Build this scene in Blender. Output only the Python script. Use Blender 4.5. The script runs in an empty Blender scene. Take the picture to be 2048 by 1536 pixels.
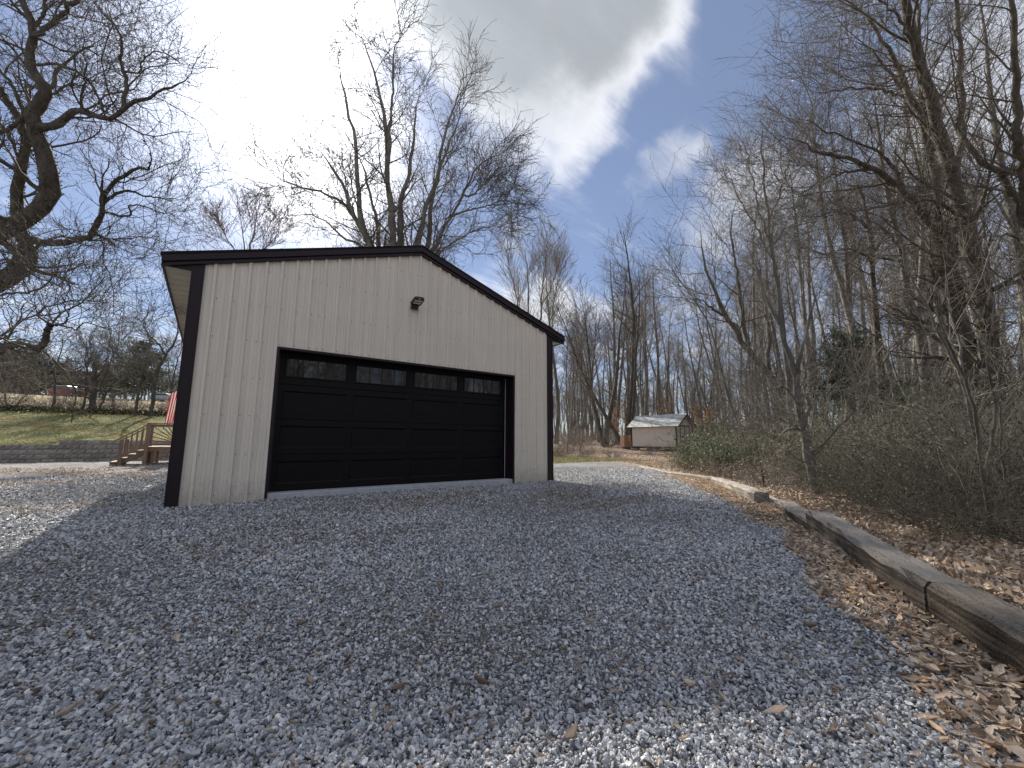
import bpy, math, random
import numpy as np
from math import radians as RAD

# ------------------------------------------------------------------ camera, sky, sun
scene = bpy.context.scene
COL = scene.collection
CAM = np.array([0.3727, -7.7906, 0.8666]); HEAD, PITCH, ROLL, FPX = 0.6320, 0.1379, 0.0062, 819.57
_f = np.array([math.sin(HEAD) * math.cos(PITCH), math.cos(HEAD) * math.cos(PITCH), math.sin(PITCH)])
_r = np.array([math.cos(HEAD), -math.sin(HEAD), 0.0]); _u = np.cross(_r, _f)
AX_R = _r * math.cos(ROLL) + _u * math.sin(ROLL); AX_U = -_r * math.sin(ROLL) + _u * math.cos(ROLL); AX_F = _f
from mathutils import Matrix, Vector
cd = bpy.data.cameras.new('camera'); cam = bpy.data.objects.new('camera', cd); COL.objects.link(cam)
cd.sensor_width = 36; cd.lens = FPX / 2048 * 36; cd.clip_end = 3000; cd.clip_start = 0.05
M = Matrix([list(AX_R), list(AX_U), list(-AX_F)]).transposed().to_4x4(); M.translation = Vector(CAM)
cam.matrix_world = M; scene.camera = cam

SUN_EL, SUN_AZ = 35.7, 5.5      # azimuth measured from +y towards +x
sd = bpy.data.lights.new('sun', 'SUN'); sun = bpy.data.objects.new('sun', sd); COL.objects.link(sun)
sd.energy = 5.0; sd.angle = RAD(0.9); sd.color = (1.0, 0.93, 0.82)
sun.rotation_euler = (RAD(90 - SUN_EL), 0, RAD(180 - SUN_AZ))
scene.view_settings.view_transform = 'Standard'; scene.view_settings.look = 'None'
scene.view_settings.exposure = 0.90; scene.view_settings.gamma = 1.0; scene.view_settings.use_curve_mapping = False
scene.cycles.max_bounces = 6; scene.cycles.transparent_max_bounces = 8
scene.cycles.use_denoising = True
scene.cycles.denoising_prefilter = 'ACCURATE'

def vdir(az, el):
    a, e = RAD(az), RAD(el); return (math.sin(a) * math.cos(e), math.cos(a) * math.cos(e), math.sin(e))

world = bpy.data.worlds.new('World'); scene.world = world; world.use_nodes = True
def build_sky():
    nt = world.node_tree; N = nt.nodes; L = nt.links; N.clear()
    def nd(t, **k):
        n = N.new(t)
        for a, b in k.items(): setattr(n, a, b)
        return n
    def val(x, sock):
        if isinstance(x, (int, float, tuple)): sock.default_value = x
        else: L.new(x, sock)
    def mth(op, a, b=0.0, c=0.0, clamp=False):
        n = nd('ShaderNodeMath', operation=op); n.use_clamp = clamp
        val(a, n.inputs[0]); val(b, n.inputs[1]); val(c, n.inputs[2]); return n.outputs[0]
    def mix(f, a, b):
        n = nd('ShaderNodeMix', data_type='RGBA'); val(f, n.inputs[0]); val(a, n.inputs[6]); val(b, n.inputs[7]); return n.outputs[2]
    def smooth(x, lo, hi):
        n = nd('ShaderNodeMapRange', interpolation_type='SMOOTHSTEP'); val(x, n.inputs[0])
        n.inputs[1].default_value = lo; n.inputs[2].default_value = hi; return n.outputs[0]
    out = nd('ShaderNodeOutputWorld'); bg = nd('ShaderNodeBackground'); L.new(bg.outputs[0], out.inputs[0])
    sky = nd('ShaderNodeTexSky', sky_type='NISHITA'); sky.sun_disc = False
    sky.sun_elevation = RAD(SUN_EL); sky.sun_rotation = RAD(SUN_AZ); sky.air_density = 1.0; sky.dust_density = 0.3; sky.ozone_density = 2.0
    tc = nd('ShaderNodeTexCoord'); D = tc.outputs['Generated']
    sep = nd('ShaderNodeSeparateXYZ'); L.new(D, sep.inputs[0])
    zz = mth('ADD', mth('MAXIMUM', sep.outputs[2], 0.0), 0.18)
    cmb = nd('ShaderNodeCombineXYZ'); L.new(mth('DIVIDE', sep.outputs[0], zz), cmb.inputs[0]); L.new(mth('DIVIDE', sep.outputs[1], zz), cmb.inputs[1])
    wn = nd('ShaderNodeTexNoise'); L.new(D, wn.inputs['Vector']); wn.inputs['Scale'].default_value = 3.2; wn.inputs['Detail'].default_value = 6
    wo = nd('ShaderNodeVectorMath', operation='MULTIPLY_ADD'); L.new(wn.outputs['Color'], wo.inputs[0]); wo.inputs[1].default_value = (0.34,) * 3; wo.inputs[2].default_value = (-0.17,) * 3
    wd = nd('ShaderNodeVectorMath', operation='ADD'); L.new(D, wd.inputs[0]); L.new(wo.outputs[0], wd.inputs[1]); wdn = nd('ShaderNodeVectorMath', operation='NORMALIZE'); L.new(wd.outputs[0], wdn.inputs[0])
    def lobe(az, el, width, warp=True):      # 1 at the direction, 0 at width degrees away; edges torn by the warp
        n = nd('ShaderNodeVectorMath', operation='DOT_PRODUCT'); L.new(wdn.outputs[0] if warp else D, n.inputs[0]); n.inputs[1].default_value = vdir(az, el)
        return smooth(n.outputs['Value'], math.cos(RAD(width)), 1.0)
    def noise(scale, det, rough, dist, off=(0, 0, 0), stretch=(1, 1, 1), rot=0.0):
        mp = nd('ShaderNodeMapping'); L.new(cmb.outputs[0], mp.inputs[0]); mp.inputs[1].default_value = off; mp.inputs[3].default_value = stretch; mp.inputs[2].default_value = (0, 0, rot)
        n = nd('ShaderNodeTexNoise'); L.new(mp.outputs[0], n.inputs['Vector']); n.inputs['Scale'].default_value = scale
        n.inputs['Detail'].default_value = det; n.inputs['Roughness'].default_value = rough; n.inputs['Distortion'].default_value = dist
        return n.outputs['Fac']
    n1 = noise(2.2, 10, 0.60, 0.25, (3.1, 1.7, 0)); n2 = noise(2.6, 9, 0.62, 0.5, (7.3, 2.2, 0), (0.5, 2.4, 1), -0.35); n3 = noise(1.5, 7, 0.55, 0.2, (1.3, 9.2, 0))
    cover = mth('ADD', mth('MULTIPLY', mth('SUBTRACT', n1, 0.5), 1.9), mth('MULTIPLY', mth('SUBTRACT', n2, 0.5), 2.0))
    cover = mth('ADD', cover, 0.40)
    banks = [(5, 39, 14, 0.7), (24, 54, 14, 0.8), (-14, 42, 10, -.7), (38, 50, 14, 1.1), (50, 48, 9, .9), (58, 46, 5, .5), (-16, 30, 18, -.45), (22, 40, 6, -.3), (64, 38, 15, -0.42), (48, 29, 12, -0.45), (28, 31, 7, -.45), (-4, 24, 14, -0.30), (42, 20, 6, 0.75), (34, 18, 5, .5), (72, 46, 12, -0.35), (82, 34, 10, 0.1), (56, 34, 5, 0.75), (45, 38, 4, .4), (-20, 30, 12, -0.05), (-10, 46, 7, -.7), (68, 29, 8, 0.45), (-12, 12, 10, -.1)]
    for az, el, w, a in banks: cover = mth('MULTIPLY_ADD', lobe(az, el, w), a, cover)
    alpha = smooth(cover, -0.05, 1.35)
    blue = nd('ShaderNodeMix', data_type='RGBA', blend_type='MULTIPLY'); blue.inputs[0].default_value = 1
    L.new(sky.outputs[0], blue.inputs[6]); blue.inputs[7].default_value = (0.060, 0.066, 0.078, 1)
    veil = mix(0.50, blue.outputs[2], (0.17, 0.198, 0.262, 1))
    # thick cloud is grey inside, thin cloud bright, all brighter towards the sun; unseen clouds opposite the sun get added brightness as fill light
    glow = lobe(4.0, 38.0, 17); glow2 = lobe(5.5, 36.5, 60, False)
    front = nd('ShaderNodeVectorMath', operation='DOT_PRODUCT'); L.new(D, front.inputs[0]); front.inputs[1].default_value = (-0.2, -0.95, 0.25)
    thick = smooth(mth('ADD', cover, mth('MULTIPLY', mth('SUBTRACT', n3, 0.5), 2.4)), 0.45, 2.1)
    bright = mth('ADD', mth('ADD', mth('MULTIPLY', glow2, 0.26), 0.36), mth('MULTIPLY', glow, 0.7))
    bright = mth('MULTIPLY', bright, mth('MULTIPLY_ADD', n2, 0.5, 0.76))
    bright = mth('ADD', bright, mth('MULTIPLY', smooth(front.outputs['Value'], -0.5, 0.9), 0.55))
    bright = mth('MULTIPLY', bright, mth('SUBTRACT', 1.10, mth('MULTIPLY', mth('MULTIPLY', thick, 0.60), mth('SUBTRACT', 1.0, glow, clamp=True))))
    cc = nd('ShaderNodeVectorMath', operation='SCALE'); tint = mix(thick, (0.96, 0.965, 1.0, 1), (0.86, 0.92, 1.0, 1)); L.new(tint, cc.inputs[0]); L.new(bright, cc.inputs[3])
    fin = mix(alpha, veil, cc.outputs[0])
    ad = nd('ShaderNodeMix', data_type='RGBA', blend_type='ADD'); L.new(mth('MULTIPLY', mth('POWER', lobe(4.5, 37.0, 22, False), 2.0), 0.5), ad.inputs[0]); L.new(fin, ad.inputs[6]); ad.inputs[7].default_value = (1, 1, 1, 1)
    L.new(ad.outputs[2], bg.inputs[0]); bg.inputs[1].default_value = 1.0
build_sky()
world.cycles.sampling_method = 'AUTOMATIC'

# ------------------------------------------------------------------ helpers
rng = np.random.default_rng(7); random.seed(7)

def px3(px, py, d):
    """a place seen at a given pixel of the photograph, d metres deep"""
    return CAM + d * (AX_F + AX_R * (px - 1024) / FPX - AX_U * (py - 768) / FPX)
def cam2w(X, Z, z=0.0):
    return np.array([CAM[0] + Z * math.sin(HEAD) + X * math.cos(HEAD), CAM[1] + Z * math.cos(HEAD) - X * math.sin(HEAD), z])

def new_mesh(name, V, F, mats=(), smooth=False, mi=None):
    me = bpy.data.meshes.new(name); V = np.asarray(V, dtype=np.float32)
    if isinstance(F, np.ndarray):
        me.vertices.add(len(V)); me.vertices.foreach_set('co', V.ravel()); n, k = F.shape
        me.loops.add(n * k); me.loops.foreach_set('vertex_index', F.astype(np.int32).ravel()); me.polygons.add(n)
        me.polygons.foreach_set('loop_start', np.arange(0, n * k, k, dtype=np.int32)); me.polygons.foreach_set('loop_total', np.full(n, k, dtype=np.int32))
        if smooth: me.polygons.foreach_set('use_smooth', np.ones(n, dtype=bool))
        me.update(calc_edges=True)
    else:
        me.from_pydata([tuple(v) for v in V.tolist()], [], F)
        if smooth:
            for p in me.polygons: p.use_smooth = True
    for m in mats: me.materials.append(m)
    if mi is not None:
        for p, i in zip(me.polygons, mi): p.material_index = i
    return me
def link(name, me, parent=None, loc=None, **props):
    o = bpy.data.objects.new(name, me); COL.objects.link(o)
    if parent is not None: o.parent = parent
    if loc is not None: o.location = loc
    for k, v in props.items(): o[k] = v
    return o
def empty(name, loc, label, category, group=None, rz=0.0, scale=1.0):
    o = bpy.data.objects.new(name, None); COL.objects.link(o); o.location = loc; o.rotation_euler = (0, 0, rz); o.scale = (scale,) * 3
    o['label'] = label; o['category'] = category
    if group: o['group'] = group
    o.empty_display_size = 0.2
    return o
class MB:
    """collects boxes and prisms into one mesh"""
    def __init__(s): s.V = []; s.F = []; s.mi = []
    def add(s, V, F, m=0):
        b = len(s.V); s.V += [tuple(map(float, v)) for v in V]; s.F += [tuple(b + i for i in f) for f in F]; s.mi += [m] * len(F); return s
    def box(s, x0, x1, y0, y1, z0, z1, m=0):
        V = [(x0, y0, z0), (x1, y0, z0), (x1, y1, z0), (x0, y1, z0), (x0, y0, z1), (x1, y0, z1), (x1, y1, z1), (x0, y1, z1)]
        return s.add(V, [(0, 3, 2, 1), (4, 5, 6, 7), (0, 1, 5, 4), (1, 2, 6, 5), (2, 3, 7, 6), (3, 0, 4, 7)], m)
    def bbox(s, x0, x1, y0, y1, z0, z1, c=0.004, m=0):
        """box whose twelve edges are chamfered"""
        xs = (x0, x1); ys = (y0, y1); zs = (z0, z1); V = []; idx = {}
        for i in (0, 1):
            for j in (0, 1):
                for k in (0, 1):
                    sx, sy, sz = (1 - 2 * i) * c, (1 - 2 * j) * c, (1 - 2 * k) * c
                    for a, (dx, dy, dz) in enumerate([(0, sy, sz), (sx, 0, sz), (sx, sy, 0)]):
                        idx[i, j, k, a] = len(V); V.append((xs[i] + dx, ys[j] + dy, zs[k] + dz))
        F = []
        q = [(0, 0), (1, 0), (1, 1), (0, 1)]
        for i in (0, 1): F.append([idx[i, a, b, 0] for a, b in q][::(-1 if i == 0 else 1)])
        for j in (0, 1): F.append([idx[a, j, b, 1] for a, b in q][::(1 if j == 0 else -1)])
        for k in (0, 1): F.append([idx[a, b, k, 2] for a, b in q][::(-1 if k == 0 else 1)])
        for i, j in q: F.append([idx[i, j, 0, 0], idx[i, j, 1, 0], idx[i, j, 1, 1], idx[i, j, 0, 1]])
        for i, k in q: F.append([idx[i, 0, k, 0], idx[i, 1, k, 0], idx[i, 1, k, 2], idx[i, 0, k, 2]])
        for j, k in q: F.append([idx[0, j, k, 1], idx[1, j, k, 1], idx[1, j, k, 2], idx[0, j, k, 2]])
        for i in (0, 1):
            for j in (0, 1):
                for k in (0, 1): F.append([idx[i, j, k, a] for a in range(3)])
        return s.add(V, F, m)
    def beam(s, a, b, w, h, up=(0, 0, 1), m=0):
        """box from a to b, w across, h along up"""
        a = Vector(a); b = Vector(b); d = (b - a).normalized(); up = Vector(up); x = d.cross(up).normalized(); u = x.cross(d).normalized()
        V = [p + x * sx * w / 2 + u * su * h / 2 for p in (a, b) for sx, su in ((-1, -1), (1, -1), (1, 1), (-1, 1))]
        return s.add(V, [(0, 1, 2, 3), (7, 6, 5, 4), (0, 4, 5, 1), (1, 5, 6, 2), (2, 6, 7, 3), (3, 7, 4, 0)], m)
    def prism(s, poly, y0, y1, m=0):
        n = len(poly); V = [(x, y0, z) for x, z in poly] + [(x, y1, z) for x, z in poly]
        F = [tuple(range(n)), tuple(range(2 * n - 1, n - 1, -1))] + [(i, i + n, (i + 1) % n + n, (i + 1) % n) for i in range(n)]
        return s.add(V, F, m)
    def cyl(s, a, b, r0, r1=None, n=10, m=0):
        r1 = r0 if r1 is None else r1; a = Vector(a); b = Vector(b); d = (b - a).normalized()
        x = d.orthogonal().normalized(); y = d.cross(x); V = []
        for p, r in ((a, r0), (b, r1)): V += [p + (x * math.cos(t) + y * math.sin(t)) * r for t in [2 * math.pi * i / n for i in range(n)]]
        F = [(i, (i + 1) % n, (i + 1) % n + n, i + n) for i in range(n)] + [tuple(range(n))[::-1], tuple(range(n, 2 * n))]
        return s.add(V, F, m)
    def build(s, name, mats, parent=None, smooth=False, **props):
        mats = mats if isinstance(mats, (list, tuple)) else [mats]
        me = new_mesh(name, s.V, s.F, mats, smooth, s.mi)
        import bmesh
        bm = bmesh.new(); bm.from_mesh(me); bmesh.ops.recalc_face_normals(bm, faces=bm.faces); bm.to_mesh(me); bm.free()
        return link(name, me, parent, **props)

# ------------------------------------------------------------------ materials
def mat(name, c1, c2=None, scale=8.0, rough=0.85, bump=0.0, bscale=None, det=6, stretch=(1, 1, 1), c3=None, metal=0.0, attr=None, rnd=0.0, spec=0.5, trans=0.0, coords='Object', dist=0.01):
    m = bpy.data.materials.new(name); m.use_nodes = True; nt = m.node_tree; N = nt.nodes; L = nt.links
    b = N['Principled BSDF']; b.inputs['Roughness'].default_value = rough; b.inputs['Metallic'].default_value = metal
    b.inputs['Specular IOR Level'].default_value = spec
    tc = N.new('ShaderNodeTexCoord'); mp = N.new('ShaderNodeMapping'); L.new(tc.outputs[coords], mp.inputs[0]); mp.inputs[3].default_value = stretch
    no = N.new('ShaderNodeTexNoise'); no.inputs['Scale'].default_value = scale; no.inputs['Detail'].default_value = det; no.inputs['Roughness'].default_value = 0.62
    L.new(mp.outputs[0], no.inputs['Vector'])
    cr = N.new('ShaderNodeValToRGB'); L.new(no.outputs['Fac'], cr.inputs[0])
    c2 = c2 or c1
    cr.color_ramp.elements[0].position = 0.34; cr.color_ramp.elements[0].color = (*c1, 1)
    cr.color_ramp.elements[1].position = 0.66; cr.color_ramp.elements[1].color = (*c2, 1)
    if c3 is not None:
        e = cr.color_ramp.elements.new(0.5); e.color = (*c3, 1)
    src = cr.outputs[0]
    if attr:
        at = N.new('ShaderNodeAttribute'); at.attribute_name = attr; mx = N.new('ShaderNodeMix'); mx.data_type = 'RGBA'; mx.blend_type = 'MULTIPLY'; mx.inputs[0].default_value = 1
        L.new(src, mx.inputs[6]); L.new(at.outputs['Color'], mx.inputs[7]); src = mx.outputs[2]
    if rnd:
        oi = N.new('ShaderNodeObjectInfo'); mr = N.new('ShaderNodeMapRange'); L.new(oi.outputs['Random'], mr.inputs[0]); mr.inputs[3].default_value = 1 - rnd; mr.inputs[4].default_value = 1 + rnd
        mx = N.new('ShaderNodeVectorMath'); mx.operation = 'SCALE'; L.new(src, mx.inputs[0]); L.new(mr.outputs[0], mx.inputs[3]); src = mx.outputs[0]
    L.new(src, b.inputs['Base Color'])
    if bump:
        n2 = N.new('ShaderNodeTexNoise'); n2.inputs['Scale'].default_value = bscale or scale * 3; n2.inputs['Detail'].default_value = 5
        L.new(mp.outputs[0], n2.inputs['Vector']); bp = N.new('ShaderNodeBump'); bp.inputs['Strength'].default_value = bump; bp.inputs['Distance'].default_value = dist
        L.new(n2.outputs['Fac'], bp.inputs['Height']); L.new(bp.outputs[0], b.inputs['Normal'])
    if trans:
        tr = N.new('ShaderNodeBsdfTranslucent'); L.new(src, tr.inputs[0]); ms = N.new('ShaderNodeMixShader'); ms.inputs[0].default_value = trans
        L.new(b.outputs[0], ms.inputs[1]); L.new(tr.outputs[0], ms.inputs[2]); L.new(ms.outputs[0], N['Material Output'].inputs[0])
    return m

M_SIDING = mat('cream_steel', (0.655, 0.60, 0.515), (0.69, 0.635, 0.55), 1.6, 0.45, 0.10, 40, spec=0.35)
def add_splash(m):
    nt = m.node_tree; N = nt.nodes; L = nt.links; b = N['Principled BSDF']; src = b.inputs['Base Color'].links[0].from_socket
    tc = N.new('ShaderNodeTexCoord'); sp = N.new('ShaderNodeSeparateXYZ'); L.new(tc.outputs['Object'], sp.inputs[0]); n = N.new('ShaderNodeTexNoise'); n.inputs['Scale'].default_value = 9; n.inputs['Detail'].default_value = 9; n.inputs['Roughness'].default_value = .75; L.new(tc.outputs['Object'], n.inputs['Vector'])
    h = N.new('ShaderNodeMapRange'); L.new(sp.outputs[2], h.inputs[0]); h.inputs[1].default_value = -.1; h.inputs[2].default_value = .42; h.inputs[3].default_value = .34; h.inputs[4].default_value = -.08
    a = N.new('ShaderNodeMath'); a.operation = 'ADD'; L.new(n.outputs['Fac'], a.inputs[0]); L.new(h.outputs[0], a.inputs[1]); r = N.new('ShaderNodeMapRange'); L.new(a.outputs[0], r.inputs[0]); r.inputs[1].default_value = .50; r.inputs[2].default_value = .95; r.inputs[4].default_value = .55
    # faint vertical run-off streaks
    mp = N.new('ShaderNodeMapping'); L.new(tc.outputs['Object'], mp.inputs[0]); mp.inputs[3].default_value = (14, 14, .35); n2 = N.new('ShaderNodeTexNoise'); n2.inputs['Scale'].default_value = 1.0; n2.inputs['Detail'].default_value = 6; L.new(mp.outputs[0], n2.inputs['Vector']); r2 = N.new('ShaderNodeMapRange'); L.new(n2.outputs['Fac'], r2.inputs[0]); r2.inputs[1].default_value = .3; r2.inputs[2].default_value = .7; r2.inputs[3].default_value = .90; r2.inputs[4].default_value = 1.05
    sc = N.new('ShaderNodeVectorMath'); sc.operation = 'SCALE'; L.new(src, sc.inputs[0]); L.new(r2.outputs[0], sc.inputs[3])
    mx = N.new('ShaderNodeMix'); mx.data_type = 'RGBA'; L.new(r.outputs[0], mx.inputs[0]); L.new(sc.outputs[0], mx.inputs[6]); mx.inputs[7].default_value = (.27, .235, .20, 1); L.new(mx.outputs[2], b.inputs['Base Color'])
add_splash(M_SIDING)
M_TRIM = mat('dark_brown_steel', (0.0125, 0.0068, 0.0105), (0.017, 0.009, 0.014), 3, 0.45, 0.05, 30, spec=0.28)
M_SOFFIT = mat('cream_soffit', (0.46, 0.42, 0.35), (0.50, 0.46, 0.39), 2, 0.5)
M_DOOR = mat('black_brown_door', (0.0042, 0.0034, 0.0048), (0.006, 0.005, 0.0062), 2.5, 0.5, 0.12, 220, stretch=(0.3, 1, 3), dist=0.002, spec=0.16)
M_MUNTIN = mat('black_muntin', (0.008, 0.007, 0.008), rough=0.5)
M_SCREW = mat('screw_head', (0.16, 0.14, 0.11), rough=0.5, metal=0.3)
M_CONC = mat('concrete', (0.33, 0.34, 0.36), (0.43, 0.44, 0.46), 9, 0.9, 0.3, 60, dist=0.004)
M_LAMPB = mat('lamp_black_plastic', (0.018, 0.019, 0.021), rough=0.45)
M_LED = mat('lamp_led_board', (0.62, 0.60, 0.52), (0.72, 0.70, 0.62), 80, 0.35)
M_BLOCK = mat('split_face_block', (0.17, 0.155, 0.135), (0.34, 0.315, 0.275), 7, 0.95, 0.9, 18, c3=(0.25, 0.23, 0.20), rnd=0.22, dist=0.03)
M_CAPB = mat('cap_block', (0.17, 0.165, 0.155), (0.24, 0.235, 0.22), 7, 0.95, 0.5, 30, rnd=0.15)
M_DECK = mat('weathered_cedar', (0.135, 0.088, 0.066), (0.21, 0.145, 0.11), 5, 0.8, 0.4, 30, stretch=(1, 1, 0.3), rnd=0.15)
M_DECKT = mat('sunworn_tread', (0.30, 0.22, 0.16), (0.38, 0.29, 0.21), 6, 0.75, 0.2, 30)
def mat_tie(name, dark, mid, pale, top):
    m = bpy.data.materials.new(name); m.use_nodes = True; nt = m.node_tree; N = nt.nodes; L = nt.links; b = N['Principled BSDF']; b.inputs['Roughness'].default_value = 0.92; b.inputs['Specular IOR Level'].default_value = 0.25
    tc = N.new('ShaderNodeTexCoord')
    def noise(scale, stretch, det=10):
        mp = N.new('ShaderNodeMapping'); L.new(tc.outputs['Object'], mp.inputs[0]); mp.inputs[3].default_value = stretch
        n = N.new('ShaderNodeTexNoise'); n.inputs['Scale'].default_value = scale; n.inputs['Detail'].default_value = det; n.inputs['Roughness'].default_value = 0.68; L.new(mp.outputs[0], n.inputs['Vector']); return n.outputs['Fac']
    g = noise(26, (0.07, 1.5, 1.5)); blot = noise(5, (0.6, 1.2, 1.2), 6); spk = noise(70, (1, 1, 1), 4)
    cr = N.new('ShaderNodeValToRGB'); L.new(g, cr.inputs[0]); els = cr.color_ramp.elements; els[0].position = .36; els[0].color = (*dark, 1); els[1].position = .70; els[1].color = (*pale, 1); e = els.new(.5); e.color = (*mid, 1)
    mr = N.new('ShaderNodeMapRange'); L.new(blot, mr.inputs[0]); mr.inputs[1].default_value = .35; mr.inputs[2].default_value = .65; mr.inputs[3].default_value = .45; mr.inputs[4].default_value = 1.35
    sc = N.new('ShaderNodeVectorMath'); sc.operation = 'SCALE'; L.new(cr.outputs[0], sc.inputs[0]); L.new(mr.outputs[0], sc.inputs[3])
    # pale grey speckle mixed in, strongest on upper faces
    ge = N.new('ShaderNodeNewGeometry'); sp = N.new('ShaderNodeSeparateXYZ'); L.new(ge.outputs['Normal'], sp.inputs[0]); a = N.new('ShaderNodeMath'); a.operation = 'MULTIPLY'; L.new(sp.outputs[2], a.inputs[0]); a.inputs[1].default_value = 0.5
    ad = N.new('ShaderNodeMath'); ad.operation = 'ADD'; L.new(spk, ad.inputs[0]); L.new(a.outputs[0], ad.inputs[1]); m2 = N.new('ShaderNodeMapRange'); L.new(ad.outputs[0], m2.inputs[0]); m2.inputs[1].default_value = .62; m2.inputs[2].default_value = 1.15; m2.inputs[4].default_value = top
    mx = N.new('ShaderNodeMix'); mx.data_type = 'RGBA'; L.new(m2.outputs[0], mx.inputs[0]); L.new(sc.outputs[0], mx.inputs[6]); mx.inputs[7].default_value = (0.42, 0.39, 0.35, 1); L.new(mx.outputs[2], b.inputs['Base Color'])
    h = N.new('ShaderNodeMath'); h.operation = 'ADD'; L.new(g, h.inputs[0]); L.new(spk, h.inputs[1]); bp = N.new('ShaderNodeBump'); bp.inputs['Strength'].default_value = 1; bp.inputs['Distance'].default_value = 0.022; L.new(h.outputs[0], bp.inputs['Height']); L.new(bp.outputs[0], b.inputs['Normal']); return m
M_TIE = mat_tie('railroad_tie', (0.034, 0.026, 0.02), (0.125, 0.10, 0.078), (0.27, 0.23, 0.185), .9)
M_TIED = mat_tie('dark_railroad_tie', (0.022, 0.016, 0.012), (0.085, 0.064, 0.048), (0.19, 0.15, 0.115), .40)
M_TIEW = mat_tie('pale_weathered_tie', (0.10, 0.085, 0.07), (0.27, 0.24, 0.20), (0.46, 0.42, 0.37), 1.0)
M_SHED = mat('shed_pink_tan', (0.58, 0.51, 0.43), (0.66, 0.585, 0.50), 3, 0.9, 0.2, 20)
M_SHEDT = mat('shed_red_trim', (0.042, 0.016, 0.013), (0.062, 0.024, 0.019), 6, 0.8)
M_SHEDR = mat('pale_shingle', (0.30, 0.31, 0.29), (0.64, 0.64, 0.60), 3.2, 0.9, 0.3, 40, rnd=0.15)
M_BARK_G = mat('grey_bark', (0.085, 0.078, 0.068), (0.215, 0.202, 0.18), 5, 0.95, 0.9, 14, c3=(0.14, 0.13, 0.114), stretch=(1, 1, 0.35), rnd=0.25, dist=0.03)
M_BARK_D = mat('dark_bark', (0.048, 0.040, 0.031), (0.135, 0.118, 0.094), 6, 0.95, 1.0, 16, stretch=(1, 1, 0.4), rnd=0.2, dist=0.04)
M_BARK_P = mat('pale_smooth_bark', (0.16, 0.15, 0.125), (0.30, 0.28, 0.24), 1.8, 0.85, 0.5, 12, c3=(0.20, 0.185, 0.155), rnd=0.1)
M_TWIG = mat('grey_brown_twigs', (0.115, 0.100, 0.085), (0.20, 0.178, 0.152), 3, 0.9, rnd=0.25)
M_TWIGD = mat('dark_twigs', (0.075, 0.062, 0.050), (0.125, 0.105, 0.082), 3, 0.9, rnd=0.15)
M_TWIGR = mat('reddish_twigs', (0.20, 0.135, 0.105), (0.26, 0.18, 0.14), 3, 0.9, rnd=0.15)
M_BUD = mat('grey_bud', (0.10, 0.092, 0.074), (0.14, 0.125, 0.10), 9, 0.8)
M_IVY = mat('ivy_leaf', (0.030, 0.038, 0.014), (0.072, 0.072, 0.028), 2, 0.6, trans=0.25, attr='tint')
M_HONEY = mat('bush_leaf_green', (0.030, 0.052, 0.014), (0.070, 0.100, 0.030), 0.8, 0.55, trans=0.35, attr='tint')
M_CEDAR = mat('conifer_needles', (0.020, 0.038, 0.020), (0.04, 0.06, 0.028), 0.6, 0.7, trans=0.15, attr='tint')
M_BEECH = mat('beech_dead_leaf', (0.38, 0.22, 0.12), (0.54, 0.35, 0.21), 1.5, 0.7, trans=0.45, attr='tint')
M_LEAF = mat('fallen_leaf', (0.42, 0.34, 0.265), (0.66, 0.56, 0.46), 5, 0.75, trans=0.15, attr='tint')
M_STRAW = mat('dry_grass', (0.30, 0.235, 0.125), (0.42, 0.34, 0.19), 2, 0.8, trans=0.3, attr='tint')
M_GRASS = mat('lawn_grass', (0.11, 0.15, 0.04), (0.26, 0.25, 0.10), 0.7, 0.75, trans=0.35, attr='tint')

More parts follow.
